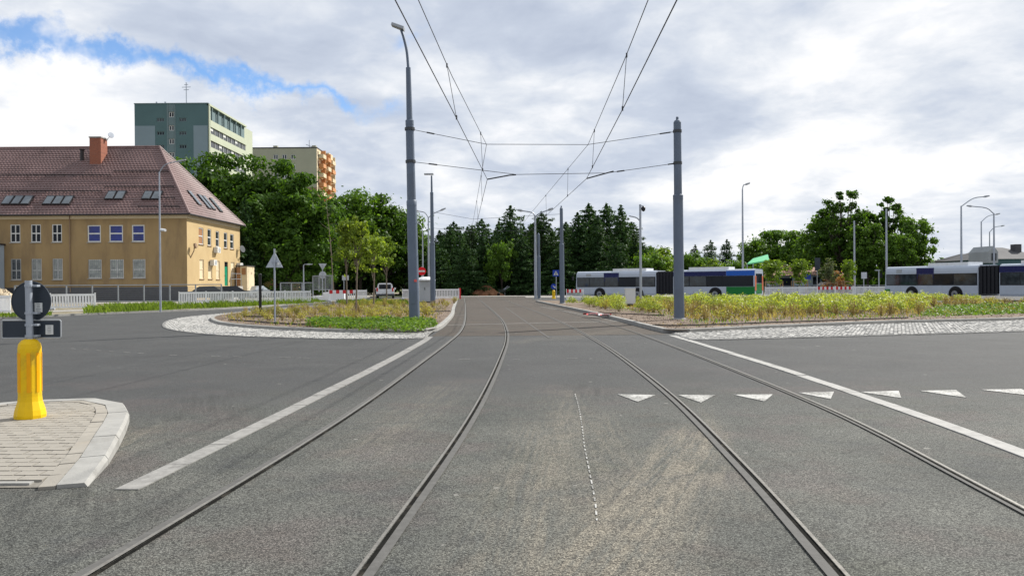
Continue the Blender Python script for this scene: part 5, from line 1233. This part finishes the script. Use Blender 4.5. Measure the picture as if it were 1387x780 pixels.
# dirt heap, sand heap, rubbish
def heap(name, cx, cy, rx, ry, h, mat, lab, cat, z=0., seed=1, amp=.3):
    n, m_ = 22, 40; rn = random.Random(seed); ph = [rn.uniform(0, 6.28) for _ in range(10)]; mb = MB(); vs = [(cx, cy, z+h)]
    for i in range(1, n+1):
        t_ = i/n
        for j in range(m_):
            a = 2*math.pi*j/m_; e = 1+amp*.5*math.sin(3*a+ph[0])+amp*.35*math.sin(5*a+ph[1])
            hh = h*(1-t_**1.5)*(1+amp*math.sin(4*a+ph[2]+t_*5)*t_)+rn.uniform(-.12, .12)*h*(1-t_)*1.2
            vs.append((cx+rx*t_*e*math.cos(a), cy+ry*t_*e*math.sin(a), z+max(-.02, hh) if i < n else z-.03))
    fs = [(0, 1+j, 1+(j+1) % m_) for j in range(m_)]+[(1+(i-1)*m_+j, 1+i*m_+j, 1+i*m_+(j+1) % m_, 1+(i-1)*m_+(j+1) % m_) for i in range(1, n) for j in range(m_)]
    return solo(name, mb.add(vs, fs), mat, (cx, cy, z), lab, cat)
heap('dirt_heap', P(657, 400, 102).x, 102, 2.35, 1.8, 1.25, 'dirt', 'red brown heap of earth at the end of the tracks', 'earth heap', 0, 3)
heap('sand_heap', P(-2, 400, 60).x, 60, 2.2, 2, 1.3, 'sand', 'pale sand heap behind the barriers at the left edge', 'sand heap', .07, 5)
sx_ = P(681, 399, 100).x
o = thing('wheelbarrow', (sx_, 100, 0), 'small dark wheelbarrow beside the earth heap', 'wheelbarrow')
part('tray', MB().add([(sx_-.4, 99.7, .5), (sx_+.3, 99.7, .45), (sx_+.3, 100.3, .45), (sx_-.4, 100.3, .5), (sx_-.6, 99.5, .85), (sx_+.5, 99.5, .8), (sx_+.5, 100.5, .8), (sx_-.6, 100.5, .85)], [(0, 1, 2, 3), (0, 4, 5, 1), (1, 5, 6, 2), (2, 6, 7, 3), (3, 7, 4, 0)]), 'steel_dark', o)
part('wheel', MB().disc((sx_-.55, 100, .2), .2, (0, 1, 0), .08, 14), 'tyre', o); part('handle', MB().tube([(sx_-.5, 99.75, .4), (sx_+.9, 99.7, 1.2)], .03, 5), 'galv', o); part('handle', MB().tube([(sx_-.5, 100.25, .4), (sx_+.7, 100.3, 1.3)], .03, 5), 'galv', o); part('leg', MB().tube([(sx_+.25, 99.8, .5), (sx_+.3, 99.8, 0)], .025, 5), 'galv', o)
# thin drip pipes lying on the soil of the right island
for k, (pts, lab) in enumerate(((((884, 440), (930, 440.5), (1040, 436.5), (1130, 433.5), (1230, 430)), 'black drip pipe lying along the front of the right island'), (((812, 423), (850, 425), (900, 427)), 'black drip pipe lying behind the right pole'))):
    gp = [G(a, b, ISZ+.03) for a, b in pts]
    solo('drip_pipe', MB().tube(catmull(gp, 5), .022, 6), 'drip_pipe', tuple(gp[0]), lab, 'pipe')
for k, (pts, lab) in enumerate(((((310, 433), (400, 439), (470, 440)), 'black drip pipe along the front of the left island'), (((330, 428), (450, 430.5), (540, 431)), 'black drip pipe across the middle of the left island'), (((520, 421), (570, 422), (610, 421)), 'black drip pipe behind the tall lamp pole'))):
    gp = [G(a, b, ISZ+.02) for a, b in pts]
    solo('drip_pipe', MB().tube(catmull(gp, 5), .03, 6), 'drip_pipe', tuple(gp[0]), lab, 'pipe')
q = G(545, 440.5, ISZ); solo('manhole_slab', MB().box((q.x, q.y, ISZ+.05), (1.0, .7, .1)), 'concrete', (q.x, q.y, ISZ), 'pale concrete slab at the foot of the tall lamp pole', 'slab')
# ================================================================ VEGETATION
def rdirs(n):
    v = RNG.normal(0, 1, (n, 3)); return v/np.linalg.norm(v, axis=1)[:, None]
def broadleaf(seed, H, Rc, cb, nblob, nleaf, leaf, mat, br=(.2, .36), bark='bark', trunk_r=None, top=1., shell=.45, jitter=.65, fill=.25, limbs=9):
    """returns (crown mesh, trunk mesh); leaves gathered in uneven clumps"""
    global RNG
    RNG = np.random.default_rng(seed); rn = random.Random(seed)
    cz, hz_ = (H+cb)/2, (H-cb)/2; C = []
    while len(C) < nblob:
        d = rdirs(1)[0]; r = rn.random()**shell
        p = np.array([d[0]*Rc*r, d[1]*Rc*r, d[2]*hz_*r]); zf = (p[2]/hz_+1)/2
        p[:2] *= (1.0 if zf < .55 else 1-.5*((zf-.55)/.45)**1.5*top)
        C.append((p+np.array([0, 0, cz]), Rc*rn.uniform(*br)))
    per = nleaf//nblob; cen, nr = [], []
    for c, r in C:
        d = rdirs(per); u = np.where(RNG.random(per) < .72, RNG.uniform(fill, 1, per)**.5, np.abs(RNG.normal(0, .95, per)))
        q = c+d*(r*u)[:, None]*np.array([1, 1, .72])*RNG.uniform(.65, 1.35, 3); q[:, 2] = np.where(q[:, 2] > H, H-RNG.uniform(0, .6, per), q[:, 2])
        cen.append(q); nr.append(d+np.array([0, 0, .45]))
    crown = leaves('crown', mat, np.concatenate(cen), np.concatenate(nr), leaf, .6, jitter)
    tr = trunk_r or H*.018; mb = MB(); zz = cb+hz_*1.1
    mb.tube([(0, 0, -.1), (rn.uniform(-.1, .1), rn.uniform(-.1, .1), cb), (rn.uniform(-.3, .3)*Rc*.2, rn.uniform(-.3, .3)*Rc*.2, zz)], [tr*1.15, tr*.9, tr*.35], 8)
    for c, r in (rn.sample(C, min(len(C), limbs)) if limbs < 20 else sorted(C, key=lambda q: -q[0][2])[:limbs]):
        z0 = cb*.8+rn.uniform(0, .5)*hz_; m_ = Vector((c[0]*.45, c[1]*.45, max(z0+.2, (z0+c[2])/2))); mb.tube([(0, 0, min(z0, c[2])), m_, Vector(c)], [tr*.45, tr*.3, tr*.1], 5)
    return crown, mb.mesh('trunk', bark, smooth=True)
def conifer(seed, H, Rc, mat='needle', dens=1.):
    global RNG
    RNG = np.random.default_rng(seed); rn = random.Random(seed); cen, nr = [], []
    nl = int(H*3.0)
    for i in range(nl):
        f = i/(nl-1); z = .6+f*(H-.8)+rn.uniform(-.12, .12); L = Rc*(1-f)**.62*rn.uniform(.65, 1.2)+.12; nb_ = int((9-4*f)*dens)
        a0 = rn.uniform(0, 6.28)
        for k in range(nb_):
            a = a0+6.283*k/nb_+rn.uniform(-.3, .3); Lb = L*rn.uniform(.5, 1.15)*(1+.22*math.sin(2*a+seed)+.15*math.sin(3*a+f*9+seed)); m_ = max(7, int(Lb*16))
            t_ = RNG.uniform(.12, 1, m_)**.8; sp_ = .30*Lb*(1.1-t_)
            px_, py_ = np.cos(a), np.sin(a); off = RNG.normal(0, .45, m_)*sp_
            q = np.stack([px_*t_*Lb-py_*off, py_*t_*Lb+px_*off, z-.32*t_*Lb+.16*(t_*Lb)*t_+RNG.normal(0, .10, m_)], 1)
            cen.append(q); nr.append(np.tile(np.array([px_*.35, py_*.35, 1.]), (m_, 1)))
    cen = np.concatenate(cen); nr = np.concatenate(nr)
    return leaves('crown', mat, cen, nr, .22, .42, .75), MB().tube([(0, 0, -.1), (0, 0, H*.95)], [H*.016, .02], 7).mesh('trunk', 'bark')
def put_tree(name, meshes, px, D, label, cat='tree', group=None, sc=1., rz=None, z=0., szc=None):
    x = P(px, 395, D).x; o = thing(name, (x, D, z), label, cat, group, rz if rz is not None else random.uniform(0, 6.28)); o.scale = (sc, sc, szc or sc)
    link('crown', meshes[0], o); link('trunk', meshes[1], o); return o
hgt = lambda px, py, D: P(px, py, D).z

# big dark broadleaf trees at left
BM = [broadleaf(11, 18, 5.6, 1.5, 62, 15000, .30, 'leaf_dark'), broadleaf(12, 18, 5.2, 1.2, 56, 15000, .30, 'leaf_dark'), broadleaf(13, 16, 5.4, 1.0, 58, 15000, .29, 'leaf_mid'), broadleaf(14, 15, 4.8, .8, 50, 13000, .28, 'leaf_dark')]
for k, (px, py, D, mi, lab) in enumerate(((252, 216, 112, 1, 'dark broadleaf tree directly behind the hip roof, leftmost of the clump'), (296, 206, 110, 0, 'tall dark broadleaf tree in front of the tower block'), (338, 212, 108, 1, 'dark broadleaf tree between tower block and beige block'),
        (378, 216, 106, 0, 'broad dark tree below the beige apartment block'), (410, 236, 102, 3, 'dark tree below the orange balconies'), (350, 262, 98, 3, 'lower dark tree by the far corner of the ochre building'), (388, 286, 100, 3, 'low dark tree behind the yellow garage'),
        (452, 268, 114, 2, 'mid green tree left of the young planted trees'), (488, 254, 116, 2, 'tall mid green tree behind the young planted trees'), (520, 264, 118, 0, 'dark green tree left of the tall lamp pole'), (548, 282, 120, 2, 'mid green tree just behind the tall lamp pole'),
        (430, 300, 104, 3, 'low dark tree behind the inverted triangle sign'), (430, 258, 112, 1, 'dark tree filling the gap left of the mid green trees'), (575, 318, 124, 1, 'dark tree seen between tall lamp pole and second pole'))):
    h = hgt(px, py, D); base = (18, 18, 16, 15)[mi]
    put_tree('broadleaf_tree', BM[mi], px, D, lab, group='broadleaf clump beside the ochre building', sc=(h/base)*(.95 if mi != 3 else 1), szc=h/base)
o = put_tree('conifer_tree', conifer(25, 11, 3.2, dens=1.3), 333, 95., 'dark spruce at the far corner of the ochre building', sc=1., szc=hgt(333, 268, 95)/11)
# bare birch snag
o = thing('bare_tree', (P(452, 390, 97).x, 97, 0), 'thin pale leafless tree rising left of the young trees', 'tree'); sn = MB()
x_ = P(452, 390, 97).x; zt = hgt(442, 268, 97)
sn.tube([(x_, 97, 0), (x_-.3, 97, zt*.5), (x_-.9, 97, zt)], [.07, .05, .02], 6)
part('trunk', sn, 'bark_light', o)
for k in range(14): z0 = zt*random.uniform(.4, .95); a = random.uniform(0, 6.28); l = random.uniform(.8, 2.0); part('branch', MB().tube([(x_-.9*z0/zt, 97, z0), (x_-.9*z0/zt+l*math.cos(a), 97+l*math.sin(a), z0+l*.7)], [.02, .008], 4), 'bark_light', o)
# conifer row
CM = [conifer(21, 12.5, 4.2, dens=1.4), conifer(22, 12.5, 4.8, dens=1.4), conifer(23, 9.5, 4.0, dens=1.35)]
row = [(600, 318, 116), (611, 306, 112), (624, 312, 106), (640, 306, 113), (655, 312, 107), (668, 320, 112), (692, 279, 110), (707, 318, 105), (720, 306, 113), (734, 286, 108), (748, 310, 112), (768, 306, 114), (783, 288, 109), (798, 275, 111), (810, 292, 105), (822, 275, 112), (842, 278, 109), (856, 300, 113), (590, 330, 108), (632, 330, 102), (760, 330, 102), (835, 322, 101), (676, 300, 116), (862, 322, 108)]
NTH = 'first second third fourth fifth sixth seventh eighth ninth tenth eleventh twelfth thirteenth fourteenth fifteenth sixteenth seventeenth eighteenth nineteenth twentieth twenty-first twenty-second twenty-third twenty-fourth'.split()
rank = {k: i for i, k in enumerate(sorted(range(len(row)), key=lambda k: row[k][0]))}
for k, (px, py, D) in enumerate(row):
    h = hgt(px, py, D); mi = k % 2 if h > 9 else 2; base = (12.5, 12.5, 9.5)[mi]
    put_tree('conifer_tree', CM[mi], px, D, f'dark green spruce in the row closing off the tracks, {NTH[rank[k]]} from the left' if k != 6 and k != 15 else ('pointed spruce standing tallest left of the far double lamp' if k == 6 else 'tall spruce with the highest tip behind the left bus'), group='spruce row behind the tracks', sc=max(.9, h/base)*random.uniform(.8, 1.15), szc=h/base)
for k in range(15):
    px = 596+k*19; D = 119.+(k % 3)*1.5; h = hgt(px, (312, 300, 307, 296)[k % 4] if px < 860 else 325, D)
    put_tree('conifer_tree', CM[k % 2], px, D, f'spruce half hidden behind the front row, {NTH[k]} from the left', group='second spruce row', sc=h/12.5*1.25, szc=h/12.5)
# wood behind, closing the gaps
def thicket(name, x0, x1, y0, y1, h0, h1, n, leaf, mat, seed):
    global RNG
    RNG = np.random.default_rng(seed); nb_ = int((x1-x0)/1.5)*2
    cx = RNG.uniform(x0, x1, nb_); cy = RNG.uniform(y0, y1, nb_); hh = RNG.uniform(h0, h1, nb_); per = n//nb_; c, nn = [], []
    for a, b, h in zip(cx, cy, hh):
        d = rdirs(per); u = RNG.uniform(.2, 1, per)**.5; c.append(np.stack([a+d[:, 0]*u*1.9, b+d[:, 1]*u*1.5, np.maximum(.1, h*.5+d[:, 2]*u*h*.5)], 1)); nn.append(d+np.array([0, 0, .4]))
    return tag(link(name, leaves(name, mat, np.concatenate(c), np.concatenate(nn), leaf)), kind='stuff')
thicket('undergrowth', -46, 26, 119, 126, 4, 8, 26000, .36, 'needle', 31)
thicket('undergrowth', -36, -12, 122, 128, 5, 8.5, 12000, .36, 'leaf_dark', 32)
thicket('undergrowth', 22, 100, 128, 138, 3.5, 6, 22000, .34, 'leaf_mid', 33)
# lighter trees
LM = [broadleaf(41, 7, 2.6, .6, 40, 7000, .19, 'leaf_light'), broadleaf(42, 7, 2.8, .8, 36, 7000, .19, 'leaf_mid'), broadleaf(43, 12, 5.2, 1.0, 50, 12000, .27, 'leaf_mid')]
for px, py, D, mi, lab in ((680, 316, 104, 1, 'green broadleaf tree among the spruces above the earth heap'), (878, 336, 98, 1, 'light green tree right of the spruce row'), (897, 326, 100, 0, 'bright green bushy tree left of the right pole'), (928, 334, 104, 1, 'green tree just right of the right pole'),
        (946, 338, 108, 1, 'mid green tree above the bus bellows'), (970, 344, 102, 0, 'bright green tree above the rear of the first bus'), (992, 348, 104, 1, 'low green tree behind the tall single lamp'), (866, 320, 112, 1, 'green tree behind the dome camera mast')):
    h = hgt(px, py, D); put_tree('small_tree', LM[mi], px, D, lab, group='lighter trees behind the first bus', sc=h/7*(.95 if px != 680 else .62), szc=h/7)
for px, py, D, lab in ((942, 331, 150, 'far spruce tip first right of the right pole'), (963, 325, 155, 'far spruce tip above the first bus, middle one'), (985, 324, 150, 'far dark spruce left of the tall single lamp'), (1009, 330, 160, 'far spruce tip right of the tall single lamp')):
    h = hgt(px, py, D); put_tree('conifer_tree', CM[2], px, D, lab, group='far spruces', sc=h/9.5*.8, szc=h/9.5)
for px, py, D, lab, s_ in ((1022, 322, 138, 'round dark tree above the green canopy, leftmost', 1.), (1050, 312, 140, 'round green tree above the green canopy, second', 1.), (1078, 313, 136, 'round green tree left of the tall airy trees', 1.), (1100, 318, 130, 'green tree at the left foot of the tall airy trees', 1.)):
    h = hgt(px, py, D); put_tree('round_tree', LM[2] if px != 1022 else BM[2], px, D, lab, group='round trees right of the first bus', sc=h/12 if px != 1022 else h/16*1.1, szc=h/(12 if px != 1022 else 16))
# tall airy trees at right: small separate clumps, sky shows through
AM = [broadleaf(51, 15, 4.6, 2.0, 130, 11500, .24, 'leaf_dark', (.075, .19), shell=.5, top=.6, limbs=45), broadleaf(52, 14, 3.6, 1.5, 95, 10000, .24, 'leaf_dark', (.1, .22), shell=.5, top=.6, limbs=40), broadleaf(53, 12, 4.4, 1.0, 70, 11000, .24, 'leaf_mid', (.14, .28), shell=.45)]
for px, py, D, mi, sc, lab in ((1142, 257, 112, 0, 1.0, 'tall airy tree with open crown, highest of the right trees'), (1205, 266, 114, 1, .95, 'airy tree with open top right of the highest one'), (1238, 290, 110, 2, .85, 'light rounded tree at the right end of the right trees'),
        (1120, 285, 118, 2, .9, 'dense green tree filling the left side of the right trees'), (1175, 300, 108, 2, 1., 'dense green tree between the two thin masts'), (1218, 312, 106, 2, .8, 'low green tree above the front of the right bus'), (1168, 285, 118, 2, 1., 'dark tree deep behind the highest right tree')):
    h = hgt(px, py, D); base = (15, 14, 12)[mi]; put_tree('airy_tree', AM[mi], px, D, lab, group='tall trees behind the right bus', sc=h/base*sc, szc=h/base)
for px, py, D, lab in ((1262, 351, 118, 'low green bush above the front of the right bus, left one'), (1285, 349, 120, 'low green bush above the air conditioner of the right bus'), (1307, 353, 118, 'low green bush above the right bus, right one'), (1330, 356, 122, 'low green bush left of the slate house')):
    h = hgt(px, py, D); put_tree('bush', LM[1], px, D, lab, 'bush', 'bushes behind the right bus', sc=max(h/7, .85), szc=h/7)
# young planted trees, left island
YM = [broadleaf(61, 5.1, .95, 2.0, 46, 2600, .085, 'leaf_young', (.18, .36), 'bark_light', .045, 1.75), broadleaf(62, 5.1, .85, 2.2, 40, 2200, .085, 'leaf_light', (.18, .36), 'bark_light', .045, 1.2)]
def young(px, pyb, pytop, mi, lab, sc=1., z=ISZ):
    b = G(px, pyb, z); h = P(px, pytop, b.y).z-z; o = thing('young_tree', tuple(b), lab, 'tree', 'young trees on the left island', random.uniform(0, 6)); s = h/5.1; o.scale = (s*sc, s*sc, s); link('crown', YM[mi][0], o); link('trunk', YM[mi][1], o); return o
young(482, 424.5, 284, 0, 'young bright green tree, largest on the left island', .92)
young(506, 415, 308, 0, 'young slender tree, second on the left island', 1.05); young(524, 410.5, 320, 1, 'young slender tree nearest the white van', 1.05); young(470, 414, 300, 1, 'young tree behind the largest one on the left island', 1.0)
b = G(483, 424, ISZ); o = thing('tree_wrap', tuple(b), 'golden dry bundle at the foot of the largest young tree', 'straw bundle'); sw = MB()
for k in range(26): a = random.uniform(0, 6.28); r_ = random.uniform(.02, .1); sw.tube([b+Vector((r_*3.2*math.cos(a), r_*3.2*math.sin(a), 0)), b+Vector((r_*.6*math.cos(a), r_*.6*math.sin(a), random.uniform(.4, .62)))], .012, 3)
part('straw', sw, 'shrub_dry', o)
# young staked trees, right
SM = [broadleaf(71, 4.4, 1.15, 1.3, 40, 2400, .12, 'leaf_light', (.2, .4), 'bark_light', .05, 1.4), broadleaf(72, 4.4, 1.0, 1.4, 40, 2000, .11, 'leaf_grey', (.2, .4), 'bark_light', .05, 1.2)]
for px, py, mi, sc, lab in ((1047, 346, 0, 1.25, 'young staked tree right behind the first bus tail'), (1083, 345, 0, 1.0, 'young staked tree beside the small blue sign'), (1123, 350, 1, 1.1, 'young greyish staked tree beside the rust coloured bush'), (1149, 346, 0, .7, 'slim young staked tree left of the thin mast')):
    D = 87.; h = hgt(px, py, D); o = put_tree('staked_tree', SM[mi], px, D, lab, group='staked young trees', sc=sc*h/4.4, szc=h/4.4, rz=0)
    for dx_ in (-.75, .75):
        for dy_ in (-.3, .3): st = link('stake', MB().tube([(dx_, dy_, 0), (dx_, dy_, 1.6)], .05, 6).mesh('stake', 'wood'), o)
    link('cross_bar', MB().box((0, -.3, 1.5), (1.6, .05, .1)).mesh('cross_bar', 'wood'), o)
RM = broadleaf(75, 2.6, 1.3, .2, 24, 1500, .13, 'leaf_rust', (.25, .45)); put_tree('bush', RM, 1131, 89., 'rust coloured bush behind the striped barriers', 'bush', sc=1.1, szc=hgt(1131, 367, 89)/2.6)

# ---- shrubs on the islands
def shrub(seed, mat, h, r, n, leaf, stems, smat, cov=1.):
    global RNG
    RNG = np.random.default_rng(seed); rn = random.Random(seed); d = rdirs(n); d[:, 2] = np.abs(d[:, 2]); u = RNG.uniform(.15, 1, n)**.5
    c = np.stack([d[:, 0]*u*r, d[:, 1]*u*r, h*.25+d[:, 2]*u*h*.75], 1); lm = leaves('leaves', mat, c, d+np.array([0, 0, .5]), leaf, .5, .7); mb = MB()
    for k in range(stems): a = rn.uniform(0, 6.28); q = rn.uniform(.2, .9)*r; mb.tube([(0.15*q*math.cos(a), .15*q*math.sin(a), -.02), (q*math.cos(a), q*math.sin(a), h*rn.uniform(.6, .98))], [.012, .006], 3)
    return lm, mb.mesh('stems', smat)
LIME = [shrub(80+k, 'shrub_lime', .62+.08*(k % 3), .46, 230, .062, 8, 'shrub_dry') for k in range(5)]
YEL = [shrub(90+k, 'shrub_yellow', .50, .38, 130, .05, 10, 'shrub_dry') for k in range(4)]
DRY = [shrub(100+k, 'shrub_dry', .55, .24, 60, .035, 16, 'shrub_dry') for k in range(4)]
def put_shrub(ms, x, y, s, lab, group, name='shrub'):
    o = thing('dry_plant' if ms in DRY else name, (x, y, ISZ), lab, 'plant' if ms in DRY else 'shrub', group, random.uniform(0, 6.28)); o.scale = (s, s, s*random.uniform(.85, 1.15)); link('leaves', ms[0], o); link('stems', ms[1], o)
frontR = [(q.x, q.y) for q in IR]
def dist(x, y, path): return min(math.hypot(x-a, y-b) for a, b in path)
ns = 0; cand = []
y = 27.2
while y < 53:
    x = 3+random.uniform(0, .5)
    while x < 30:
        xx, yy = x+random.uniform(-.25, .25), y+random.uniform(-.2, .2)
        if inpoly(xx, yy, polyR) and xx < .665*yy:
            d = dist(xx, yy, frontR); need = 1.3+min(1, max(0, (xx-5)/3.5))*2.3
            if xx < 7.0 and 33 < yy < 37: x += .9; continue
            right_low = xx > .53*yy and d < 7.5
            if xx > .53*yy and yy > 41.5 and d > 1.6: cand.append((xx, yy, 0.)); x += .9; continue
            if abs(xx/yy*1050+693-854) < 12 and yy < 50: x += .9; continue
            if d > need and not right_low: cand.append((xx, yy, d-need))
        x += .9
    y += 1.25
cand.sort(key=lambda q: q[1]); far_ = cand[262:]; cand = cand[:262]
def merged(name, items, mat):
    vs = []
    for (xx, yy, e) in items:
        me = random.choice(LIME)[0]; a = np.empty(len(me.vertices)*3); me.vertices.foreach_get('co', a); a = a.reshape(-1, 3)*random.uniform(.8, 1.05); r_ = random.uniform(0, 6.28); c_, s_ = math.cos(r_), math.sin(r_)
        vs.append(np.stack([a[:, 0]*c_-a[:, 1]*s_+xx, a[:, 0]*s_+a[:, 1]*c_+yy, a[:, 2]+ISZ], 1))
    v = np.concatenate(vs); N = len(v)//4; me = bpy.data.meshes.new(name); me.vertices.add(4*N); me.vertices.foreach_set('co', v.reshape(-1)); me.loops.add(4*N); me.loops.foreach_set('vertex_index', np.arange(4*N, dtype=np.int32)); me.polygons.add(N); me.polygons.foreach_set('loop_start', np.arange(0, 4*N, 4, dtype=np.int32)); me.update(calc_edges=True); me.materials.append(M[mat])
    return tag(link(name, me), kind='stuff')
if far_: merged('shrub_rows', far_, 'shrub_lime')
for xx, yy, e in cand:
    if e < 2.0 and xx > 7: k, lab, grp = (DRY if random.random() < .75 else YEL), 'thin dry yellow twigs at the front edge of the right planting', 'dry plants along the right planting'
    elif random.random() < .16: k, lab, grp = YEL, 'yellowish shrub among the lime green ones on the right island', 'yellow shrubs on the right island'
    else: k, lab, grp = LIME, 'lime green leafy shrub in the rows on the right island', 'lime shrubs on the right island'
    put_shrub(random.choice(k), xx, yy, random.uniform(.75, 1.25), lab, grp); ns += 1
frontL = [(q.x, q.y) for q in IL]; nl = 0; y = 25.8
while y < 62:
    x = -15
    while x < -2.5:
        xx, yy = x+random.uniform(-.3, .3), y+random.uniform(-.15, .15)
        if inpoly(xx, yy, polyL) and dist(xx, yy, frontL) > (1.0 if yy > 30 else 1.6) and not (yy < 29.2 and xx > -7) and not (abs(xx-tx) < 1.2 and yy > 55 and yy < 61):
            if random.random() < .85:
                kk = random.random(); s_ = random.uniform(.55, .95)
                if kk < .62: put_shrub(random.choice(YEL), xx, yy, s_, 'low yellow green shrub in the sparse rows on the left island', 'yellow shrubs on the left island')
                else: put_shrub(random.choice(DRY), xx, yy, s_, 'thin dry golden twigs in the sparse rows on the left island', 'dry plants on the left island')
                nl += 1
        x += .85
    y += 1.7 if y < 40 else 2.6
# ---- ground cover, grass
def cover(name, pts, n, mat, h, leaf, z=ISZ, seed=5):
    global RNG
    RNG = np.random.default_rng(seed); pl_ = [(q.x, q.y) for q in pts]; xs = [q[0] for q in pl_]; ys = [q[1] for q in pl_]; c = []
    cl_ = [(random.uniform(min(xs), max(xs)), random.uniform(min(ys), max(ys)), random.uniform(.5, 1)) for _ in range(70)]
    while len(c) < n:
        a, b = RNG.uniform(min(xs), max(xs)), RNG.uniform(min(ys), max(ys))
        if inpoly(a, b, pl_):
            k = min(math.hypot(a-q[0], b-q[1])/q[2] for q in cl_); c.append((a, b, z+RNG.uniform(.02, 1)*h*max(.25, 1-.55*k)))
    c = np.array(c); return tag(link(name, leaves(name, mat, c, np.tile(np.array([0, -.2, 1.]), (n, 1)), leaf, .6, .6)), kind='stuff')
cover('ground_cover', [G(412, 442.5, ISZ), G(470, 446.5, ISZ), G(560, 449.5, ISZ), G(592, 443, ISZ), G(588, 436.5, ISZ), G(500, 434.5, ISZ), G(425, 435.5, ISZ)], 7000, 'cover_green', .28, .055)
cover('ground_cover', [G(1245, 428, ISZ), G(1300, 427.5, ISZ), G(1420, 424, ISZ), G(1440, 411, ISZ), G(1330, 413.5, ISZ), G(1270, 418, ISZ)], 8000, 'cover_green', .34, .06, seed=6)
def blades(name, pts, n, h, z, seed, mat='grass'):
    global RNG
    RNG = np.random.default_rng(seed); pl_ = [(q.x, q.y) for q in pts]; xs = [q[0] for q in pl_]; ys = [q[1] for q in pl_]; v = []
    cl_ = [(random.uniform(min(xs), max(xs)), random.uniform(min(ys), max(ys))) for _ in range(40)]
    k = 0
    while k < n:
        a, b = RNG.uniform(min(xs), max(xs)), RNG.uniform(min(ys), max(ys))
        if not inpoly(a, b, pl_): continue
        dd = min(math.hypot(a-q[0], b-q[1]) for q in cl_); hh = h*RNG.uniform(.35, 1)*max(.3, 1.1-.35*dd); an = RNG.uniform(0, 6.28); w_ = RNG.uniform(.012, .028); lx, ly = RNG.normal(0, .3, 2)*hh
        v.append([(a-w_*math.cos(an), b-w_*math.sin(an), z), (a+w_*math.cos(an), b+w_*math.sin(an), z), (a+lx*.4+w_*.7, b+ly*.4, z+hh*.65), (a+lx, b+ly, z+hh)]); k += 1
    v = np.array(v); N = len(v); me = bpy.data.meshes.new(name); me.vertices.add(4*N); me.vertices.foreach_set('co', v.reshape(-1)); me.loops.add(4*N); me.loops.foreach_set('vertex_index', np.arange(4*N, dtype=np.int32)); me.polygons.add(N); me.polygons.foreach_set('loop_start', np.arange(0, 4*N, 4, dtype=np.int32)); me.update(calc_edges=True); me.materials.append(M[mat])
    return tag(link(name, me), kind='stuff')
blades('grass', [G(112, 425, .08), G(150, 423.5, .08), G(235, 420, .08), G(235, 413, .08), G(150, 416.5, .08), G(120, 420, .08)], 3500, .5, .07, 8)
blades('grass', [G(215, 420, .08), G(300, 416.8, .08), G(420, 410.5, .08), G(452, 407.8, .08), G(420, 407, .08), G(300, 412.5, .08), G(222, 415, .08)], 6000, .5, .07, 9)
blades('grass', [G(-60, 432, .08), G(70, 427, .08), G(70, 424.5, .08), G(-60, 429, .08)], 1500, .25, .07, 10)
blades('grass', [G(455, 409.5, ISZ), G(540, 408.5, ISZ), G(560, 412, ISZ), G(470, 414, ISZ)], 2500, .4, ISZ, 11)
V3 = lambda l: [Vector((a, b, 0)) for a, b in l]
blades('dry_grass', V3([(q.x, q.y) for q in offs([q for q in IL if q.y < 62], .5*sgnL)]), 3200, .26, ISZ, 12, 'shrub_dry')
blades('dry_grass', V3([(q.x, q.y) for q in offs([q for q in IR if q.x > 4 and q.y < 45], 2.6*sgnR)]+[(5, 50), (26, 52)]), 9000, .32, ISZ, 13, 'shrub_dry')
blades('weeds', V3([(q.x, q.y) for q in offs([q for q in IL if q.y < 62], .7*sgnL)]), 1300, .2, ISZ, 14, 'grass')
blades('weeds', V3([(q.x, q.y) for q in offs([q for q in IR if q.x > 4 and q.y < 45], 1.8*sgnR)]+[(5, 50), (26, 52)]), 4000, .25, ISZ, 15, 'cover_green')
def clods(name, poly, n, seed):
    rn = random.Random(seed); xs = [q[0] for q in poly]; ys = [q[1] for q in poly]; mb = MB(); k = 0
    while k < n:
        a, b = rn.uniform(min(xs), max(xs)), min(ys)+(max(ys)-min(ys))*rn.random()**1.6
        if not inpoly(a, b, poly): continue
        r_ = rn.uniform(.012, .06)*rn.random()**.5; k += 1
        vs = [(a+r_*rn.uniform(.7, 1.2)*math.cos(j*1.5708+.3), b+r_*rn.uniform(.7, 1.2)*math.sin(j*1.5708+.3), ISZ-.005) for j in range(4)]+[(a+r_*rn.uniform(-.3, .3), b+r_*rn.uniform(-.3, .3), ISZ+r_*rn.uniform(.5, 1.))]
        mb.add(vs, [(0, 1, 4), (1, 2, 4), (2, 3, 4), (3, 0, 4)])
    return tag(link(name, mb.mesh(name, 'soil', recalc=False)), kind='stuff')
clods('soil_clods', [(q.x, q.y) for q in offs([q for q in IL if q.y < 50], .25*sgnL)], 5000, 3); clods('soil_clods', [(q.x, q.y) for q in offs([q for q in IR if q.y < 45], .25*sgnR)], 6000, 4)
print('shrubs', ns, nl, 'pavers', npv)
